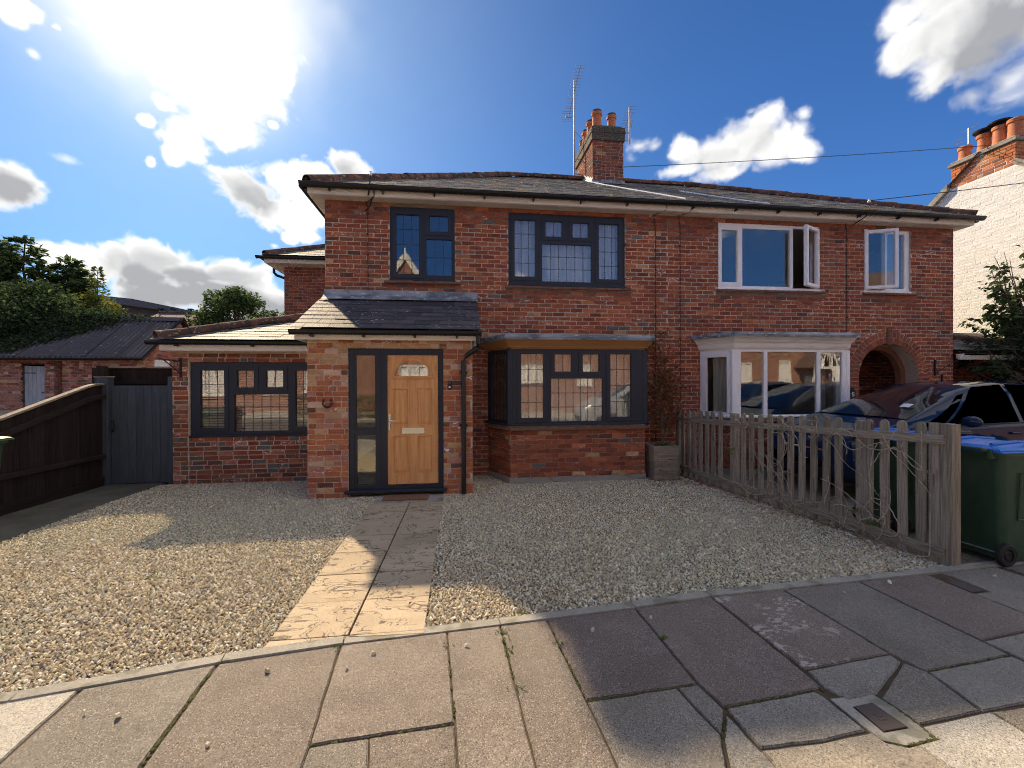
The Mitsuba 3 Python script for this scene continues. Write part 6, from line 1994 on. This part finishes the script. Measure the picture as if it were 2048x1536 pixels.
put('back_bar', box(bx - .016, bx + .016, -.022, -.006, 1.705, 2.020, .003), 'black_iron', parent=HB)
put('arm', [tube([(bx, -.02, 1.965), (bx - .05, -.30, 1.975), (bx - .06, -.42, 1.985)], .008, 6), tube([(bx, -.02, 1.76), (bx - .03, -.16, 1.87), (bx - .05, -.33, 1.965)], .008, 6),
            tube([(bx - .03, -.16, 1.87) if False else (bx - .02, -.10 - .045 * math.sin(a), 1.915 + .045 * math.cos(a)) for a in np.linspace(0, 2 * PI, 14)], .005, 5),
            tube([(bx - .06, -.42 - .03 * math.sin(a), 1.985 + .03 - .03 * math.cos(a)) for a in np.linspace(0, 1.5 * PI, 10)], .006, 5)], 'black_iron', smooth=50, parent=HB)
HB2 = thing('hanging_bracket', 'thin black iron bracket on the right end of the brick house beside the passage roof', 'bracket')
put('back_bar', box(9.40, 9.43, -.03, -.010, 1.72, 2.03), 'black_iron', parent=HB2)
put('arm', tube([(9.415, -.03, 1.76), (9.62, -.10, 1.93), (9.80, -.12, 2.03)], .007, 5), 'black_iron', parent=HB2)
TIE = thing('wall_hook', 'short black iron hook fixed low on the right end of the brick house', 'hook')
put(TIE, box(9.56, 9.585, -.03, -.010, 1.56, 1.74), 'black_iron')

# cables down the front walls
CAB = []
for label, u, z0, wob, h in (('black cable running straight down the brick wall just left of the red acer', 3.584, .3, .004, HOUSE), ('black cable running down the brick wall between the two houses, right of the acer', 4.058, .95, .005, NEIGHBOUR),
                             ('thin dark cable down the wall left of the upper left window', -1.472, 3.17, .004, HOUSE), ('thin dark cable down the wall between the two white upper windows', 7.461, 2.50, .004, NEIGHBOUR)):
    c = thing('wall_cable', label, 'cable')
    zs_ = np.linspace(4.66, z0, 14)
    rr = .0068 if 'black' in label else .006
    pts_ = [(u - (.03 if k == 0 else 0) + rng.normal(0, wob * .5), -.018, z) for k, z in enumerate(zs_)]
    put('run', tube(pts_, rr, 5), 'black_plastic', parent=c)
    if 'black' in label:
        put('run', tube([(u - .03, -.018, 4.645), (u + .02, -.10, 4.640), (u + .10, -.20, 4.655), (u + .13, -.215, 4.74)], rr, 5), 'black_plastic', parent=c)
    put('clip', [box(u - .014, u + .014, -.03, -.010, z, z + .02) for z in zs_[2:-1:3]], 'black_plastic', parent=c)
EYE = thing('cable_hook', 'grey cable bracket on the gutter near the left corner of the main roof', 'bracket')
put('arm', [tube([(-1.42, -.22, 4.66), (-1.38, -.34, 4.74), (-1.36, -.345, 4.93)], .012, 6), tube([(-1.44, -.21, 4.55), (-1.36, -.20, 4.62), (-1.33, -.20, 4.68), (-1.34, -.345, 4.80)], .010, 6), tube([(-1.50, -.06, 4.47), (-1.44, -.10, 4.50), (-1.36, -.20, 4.62)], .012, 6)], 'black_iron', parent=EYE)
put('insulator', lathe([(0, 0), (.022, .005), (.028, .03), (.015, .05), (.02, .07), (0, .075)], 12, (-1.36, -.345, 4.92)), 'cream_plastic', smooth=40, parent=EYE)
EYE2 = thing('cable_hook', 'pale cable bracket on the gutter of the right house above its narrow window', 'bracket')
put('arm', tube([(7.52, -.10, 4.60), (7.60, -.30, 4.70), (7.62, -.345, 4.86), (7.60, -.345, 4.93)], .010, 6), 'black_iron', parent=EYE2)
put('insulator', lathe([(0, 0), (.022, .005), (.028, .03), (.015, .05), (.02, .07), (0, .075)], 12, (7.60, -.345, 4.92)), 'cream_plastic', smooth=40, parent=EYE2)
BIRD = thing('gutter_clip', 'pair of pale strap clips on the fascia near the left corner of the roof', 'clip')
put(BIRD, [trimesh.convex.convex_hull(np.array([[-1.86 + s * a, -.215 - d, 4.735 - .06 * a / .16 + z] for a in (.0, .16) for d in (0, .008) for z in (-.018, .018)])) for s in (-1, 1)], 'white_board')

# cables on the roof
RC = thing('roof_cable', 'pale cable lying down the slates from the chimney towards the gutter', 'cable')


def on_roof(x, y, lift=.035):
    return (x, y, EZ + (y - EY) * PITCH + lift)


put('run', tube([on_roof(3.30, 3.55), on_roof(3.28, 3.0), on_roof(3.42, 2.2), on_roof(3.70, 1.2), on_roof(3.98, .35), on_roof(4.12, -.1)], .016, 5), 'white_plastic', parent=RC)
put('run', tube([on_roof(4.92, 1.60), on_roof(5.1, 1.0), on_roof(5.45, .15), on_roof(5.7, -.2)], .014, 5), 'white_plastic', parent=RC)

# overhead telephone wires
for label, p, q, sag_ in (('overhead wire from the chimney stack across the sky to the right', (4.14, 3.0, 7.02), (30.0, -2.0, 8.6), .35),
                          ('overhead wire from the eaves of the right house up to the right', (7.60, -.345, 4.96), (26.0, -4.2, 7.6), .30),
                          ):
    w = thing('overhead_wire', label, 'wire')
    t = np.linspace(0, 1, 24)[:, None]
    pts_ = np.array(p) * (1 - t) + np.array(q) * t - np.array([0, 0, 1]) * (4 * sag_ * t * (1 - t))
    put(w, tube(pts_, .008, 5), 'black_plastic')


# television aerials on the chimney
def yagi(label, mast_foot, mast_top, far, near, n, half_w, grid):
    a = thing('tv_aerial', label, 'aerial')
    put('mast', tube([mast_foot, mast_top], .024, 8), 'alu', smooth=40, parent=a)
    far, near = np.array(far), np.array(near)
    t = (near - far) / np.linalg.norm(near - far)
    s = np.cross(t, [0, 0, 1.0])
    s /= np.linalg.norm(s)
    put('boom', tube([far, near], .011, 6), 'alu', parent=a)
    el = [tube([far + (near - far) * q - s * half_w * (1 - .25 * q), far + (near - far) * q + s * half_w * (1 - .25 * q)], .0055, 4) for q in np.linspace(.06, 1, n)]
    put('elements', el, 'alu', parent=a)
    if grid:
        put('reflector', [*[tube([far - s * .19 + [0, 0, z], far + s * .19 + [0, 0, z]], .006, 4) for z in (-.14, -.09, .09, .14)], *[tube([far + s * o - [0, 0, .14], far + s * o + [0, 0, .14]], .006, 4) for o in (-.19, 0, .19)], tube([far + [0, 0, -.02] - s * .10, far + [0, 0, -.02] + s * .10], .02, 5)], 'alu', parent=a)
    return a


Y1 = yagi('tall television aerial with a long boom on the left side of the chimney', (3.14, 3.85, 6.6), (3.14, 3.85, 9.70), (3.262, 4.9, 9.38), (3.055, 2.95, 9.44), 18, .16, True)
put('stay', [tube([(3.14, 3.85, 8.35), (3.40, 3.70, 7.98)], .010, 5), tube([(3.14, 3.85, 7.6), (3.36, 3.80, 7.55)], .012, 5), tube([(3.14, 3.85, 7.2), (3.36, 3.80, 7.15)], .012, 5)], 'alu', parent=Y1)
Y2 = yagi('short television aerial on the right side of the chimney', (4.40, 3.15, 7.70), (4.40, 3.15, 8.62), (4.62, 4.1, 8.50), (4.36, 2.95, 8.52), 11, .17, False)
put('stay', [tube([(4.16, 3.15, 7.78), (4.40, 3.15, 7.78)], .010, 5), tube([(4.16, 3.15, 7.98), (4.40, 3.15, 7.98)], .010, 5), tube([(4.43, 3.25, 8.50), (4.62, 3.6, 8.42), (4.62, 3.6, 8.58)], .022, 5)], 'alu', parent=Y2)

# ---------------------------------------------------------------- curtains and blinds
for label, u0, u1, z0, z1, F, d, folds, tn, tp, dep in (
        ('white net curtain in gathered folds behind the wide upper leaded window', .96, 2.96, 3.36, 4.55, frame(0, .03, 0), -.16, 26, 0, 0, .022),
        ('pale net curtain drawn across the leaded bay window', .95, 3.00, .96, 2.10, frame(0, -.50, 0), -.03, 24, 3, 0, .02),
        ('grey curtain hanging inside the left light of the white bay', 4.60, 5.00, .95, 2.10, frame(0, -.18, 0), -.02, 5, 1, .28, .03),
        ('brownish curtain inside the narrow white upper window', 8.45, 8.83, 3.36, 4.55, frame(0, .03, 0), -.20, 5, 2, 0, .03),
        ('pale curtain inside the narrow side light of the white bay', 6.98, 7.2, .95, 2.1, frame(0, .2, 0), -.02, 4, 3, 0, .03)):
    c = thing('curtain', label, 'curtain')
    put(c, curtain(F, u0, u1, z0, z1, d, folds, depth=dep, seed=int(u0 * 10) + 60, taper=tp), 'curtain_cloth', smooth=True, uv=((tn + .5) / 16, .5))
BL = thing('venetian_blind', 'brown slatted blind behind the dark grey window of the extension', 'blind')
for k in range(25):
    z = .80 + k * .043
    put('slat', move(box(-1.02, 1.02, -.016, .016, -.0012, .0012), np.array(T().translate([-3.16, .12, z]).rotate([1, 0, 0], 62).matrix, float)), 'blind_slat', parent=BL)
put('cord', [tube([(x, .10, .80), (x, .10, 1.86)], .0025, 4) for x in (-4.0, -3.55, -3.0, -2.6)], 'blind_slat', parent=BL)
put('head_rail', box(-4.2, -2.14, .09, .15, 1.86, 1.90), 'blind_slat', parent=BL)

# ---------------------------------------------------------------- across the road, seen in the windows
OY = -17.5
OF = frame(0, OY, 180)  # faces the houses; u runs towards -x


def across(label, x0, x1, eave, wins, door=None, gable=None, porch=None):
    h = thing('house_across', label, 'house', 'houses across the road')
    holes = [sbox(-b, z0, -a, z1) for a, b, z0, z1 in wins]
    put('wall', fpoly(OF, sbox(-x1, -.1, -x0, eave).difference(unary_union(holes)), -.25, 0), 'far_brick', parent=h)
    put('roof', polys([np.array([x0 - .3, OY + .4, eave]), np.array([x1 + .3, OY + .4, eave]), np.array([x1 + .3, OY - 3.6, eave + 2.1]), np.array([x0 - .3, OY - 3.6, eave + 2.1])], [np.array([x0 - .3, OY - 7.4, eave]), np.array([x1 + .3, OY - 7.4, eave]), np.array([x1 + .3, OY - 3.6, eave + 2.1]), np.array([x0 - .3, OY - 3.6, eave + 2.1])],
                      [np.array([x0 - .3, OY + .4, eave]), np.array([x0 - .3, OY - 7.4, eave]), np.array([x0 - .3, OY - 3.6, eave + 2.1])], [np.array([x1 + .3, OY + .4, eave]), np.array([x1 + .3, OY - 7.4, eave]), np.array([x1 + .3, OY - 3.6, eave + 2.1])]), 'far_roof', parent=h)
    put('fascia', box(x0 - .3, x1 + .3, OY + .38, OY + .42, eave - .16, eave + .02), 'white_paint', parent=h)
    put('back', box(x0, x1, OY - 3.0, OY - 2.8, 0, eave), 'dim_plaster', parent=h)
    for a, b, z0, z1 in wins:
        w = uniq(f'{h}__window')
        m = [fpoly(OF, sbox(-b, z0, -a, z1).difference(unary_union([sbox(-b + .07 + k * (b - a) / 3 + .0, z0 + .07, -b - .03 + (k + 1) * (b - a) / 3, z1 - .07) for k in range(3)])), -.10, .03), box(a - .06, b + .06, OY + .0, OY + .10, z0 - .08, z0 - .002)]
        put('frame', m, 'white_paint', parent=w)
        put('pane', fpoly(OF, sbox(-b + .03, z0 + .03, -a - .03, z1 - .03), -.06, -.05), 'dark_glass', parent=w)
        put('net', curtain(OF, -b + .05, -a - .05, z0 + .1, z1 - .05, -.048 + .0, 8, depth=.0012), 'curtain_cloth', uv=(.5 / 16, .5), parent=w)
    if gable:
        gx, gw, top = gable
        tri = Polygon([(-gx - gw, eave - .2), (-gx + gw, eave - .2), (-gx, top)])
        put('dormer_gable', fpoly(OF, tri.buffer(-.10), -2.0, .25), 'far_brick', parent=h)
        put('barge_board', fpoly(OF, tri.buffer(.16, join_style=2).difference(tri.buffer(-.14, join_style=2)), .25, .36), 'white_paint', parent=h)
        put('finial', box(gx - .05, gx + .05, OY + .28, OY + .36, top, top + .45), 'white_paint', parent=h)
    if porch:
        px_, pw, ph = porch
        m = []
        for s in (-1, 1):
            m.append(tube([(px_ + s * pw, OY + 1.3, ph), (px_, OY + 1.3, ph + pw * .95)], .085, 4))
            m.append(box(px_ + s * (pw - .12) - .07, px_ + s * (pw - .12) + .07, OY + 1.2, OY + 1.34, 0, ph + .1))
            for q in (.35, .7):
                m.append(tube([(px_ + s * pw * q, OY + 1.3, ph), (px_ + s * pw * q * .35, OY + 1.3, ph + pw * .62)], .05, 4))
        m += [box(px_ - pw, px_ + pw, OY + 1.24, OY + 1.36, ph - .06, ph + .08), box(px_ - .04, px_ + .04, OY + 1.25, OY + 1.35, ph, ph + pw * .9)]
        put('porch_frame', m, 'white_paint', parent=h)
        put('porch_roof', polys([np.array([px_ - pw - .1, OY + 1.42, ph]), np.array([px_, OY + 1.42, ph + pw]), np.array([px_, OY, ph + pw]), np.array([px_ - pw - .1, OY, ph])], [np.array([px_ + pw + .1, OY + 1.42, ph]), np.array([px_, OY + 1.42, ph + pw]), np.array([px_, OY, ph + pw]), np.array([px_ + pw + .1, OY, ph])]), 'far_roof', parent=h)
        put('front_door', box(px_ - .45, px_ + .45, OY - .02, OY + .03, 0, 2.05), 'white_paint', parent=h)
    return h


across('brick house across the road with a small gable, only mirrored in the panes', -16, -.6, 5.6, [(-14, -12.2, 1.0, 2.5), (-10.5, -8.7, 1.0, 2.5), (-8.1, -6.7, 1.15, 2.5), (-2.9, -1.5, 1.15, 2.5), (-13, -11.5, 3.6, 4.9), (-9, -7.5, 3.6, 4.9), (-5.0, -3.6, 3.6, 4.9)], gable=(-2.85, 1.9, 8.7))
across('brick house across the road with a row of white windows, only mirrored in the panes', -.5, 14, 5.6, [(3.4, 4.8, 1.5, 2.6), (6.6, 7.5, 1.5, 2.6), (9.8, 11.2, 1.5, 2.6), (1.0, 2.4, 3.6, 4.9), (6.0, 7.4, 3.6, 4.9)], porch=(.9, .95, 2.2))
across('brick house across the road with a white timber porch, only mirrored in the panes', 14.3, 32, 5.6, [(16.0, 17.4, 1.5, 2.7), (19.2, 19.9, 1.6, 2.8), (22.6, 24.3, 1.5, 2.7), (17, 18.6, 3.6, 4.9), (23, 24.4, 3.6, 4.9)], porch=(21.3, 1.1, 2.45))
labels['far_pavement'] = {'kind': 'structure', 'label': 'pavement and front gardens across the road'}
put('far_pavement', flat(sbox(-60, OY - 12, 60, -13.6), -.12, -.02), 'concrete')
HG = thing('far_hedge', 'low green hedge in front of the houses across the road, only mirrored in the panes', 'hedge')
m, uv = leaves(np.c_[rng.uniform(-8, 3.0, 7000), rng.uniform(-14.9, -14.3, 7000), rng.uniform(.02, 1.05, 7000)], .11, 3, {0: 3, 1: 3, 2: 3})
put(HG, m, 'leaf', uv=uv)


def street_car(label, x, y, turn, paint, tall=1.0):
    c = thing('street_car', label, 'car')
    M = np.array(T().translate([x, y, -.10]).rotate([0, 0, 1], turn).scale([1, 1, tall]).matrix, float)
    put('body', move((body_v, body_f[~arch]), M), paint, smooth=35, parent=c)
    put('underbody', move(box(-2.0, 2.05, -.78, .78, .18, .62), M), 'black_plastic', parent=c)
    for s in (-1, 1):
        put('side_window', move(side_glass((-1.40, 1.0), (-1.10, .24), .06, .86, s), M), 'dark_glass', smooth=True, parent=c)
        for wx in (-1.30, 1.33):
            R = np.array(T().translate([wx, s * .77, .315]).rotate([1, 0, 0], 90).matrix, float)
            put('wheel', move(move(lathe([(0, -.06), (.19, -.07), (.20, -.09), (.27, -.10), (.308, -.085), (.315, 0), (.308, .085), (.27, .10), (.20, .09), (.19, .07), (0, .06)], 24), R), M), 'rubber', smooth=35, parent=c)
    put('windscreen', move(sheet(np.array(ws)), M), 'dark_glass', smooth=True, parent=c)
    return c


street_car('silver car parked at the kerb behind the photographer, only mirrored in the panes', 6.3, -8.7, 180, 'silver_paint', 1.1)
street_car('dark car parked at the kerb further right, only mirrored in the panes', 12.5, -8.8, 0, 'car_paint', 1.06)

for k in [k for k in labels if not isinstance(labels[k], dict) or not labels[k]]:
    del labels[k]
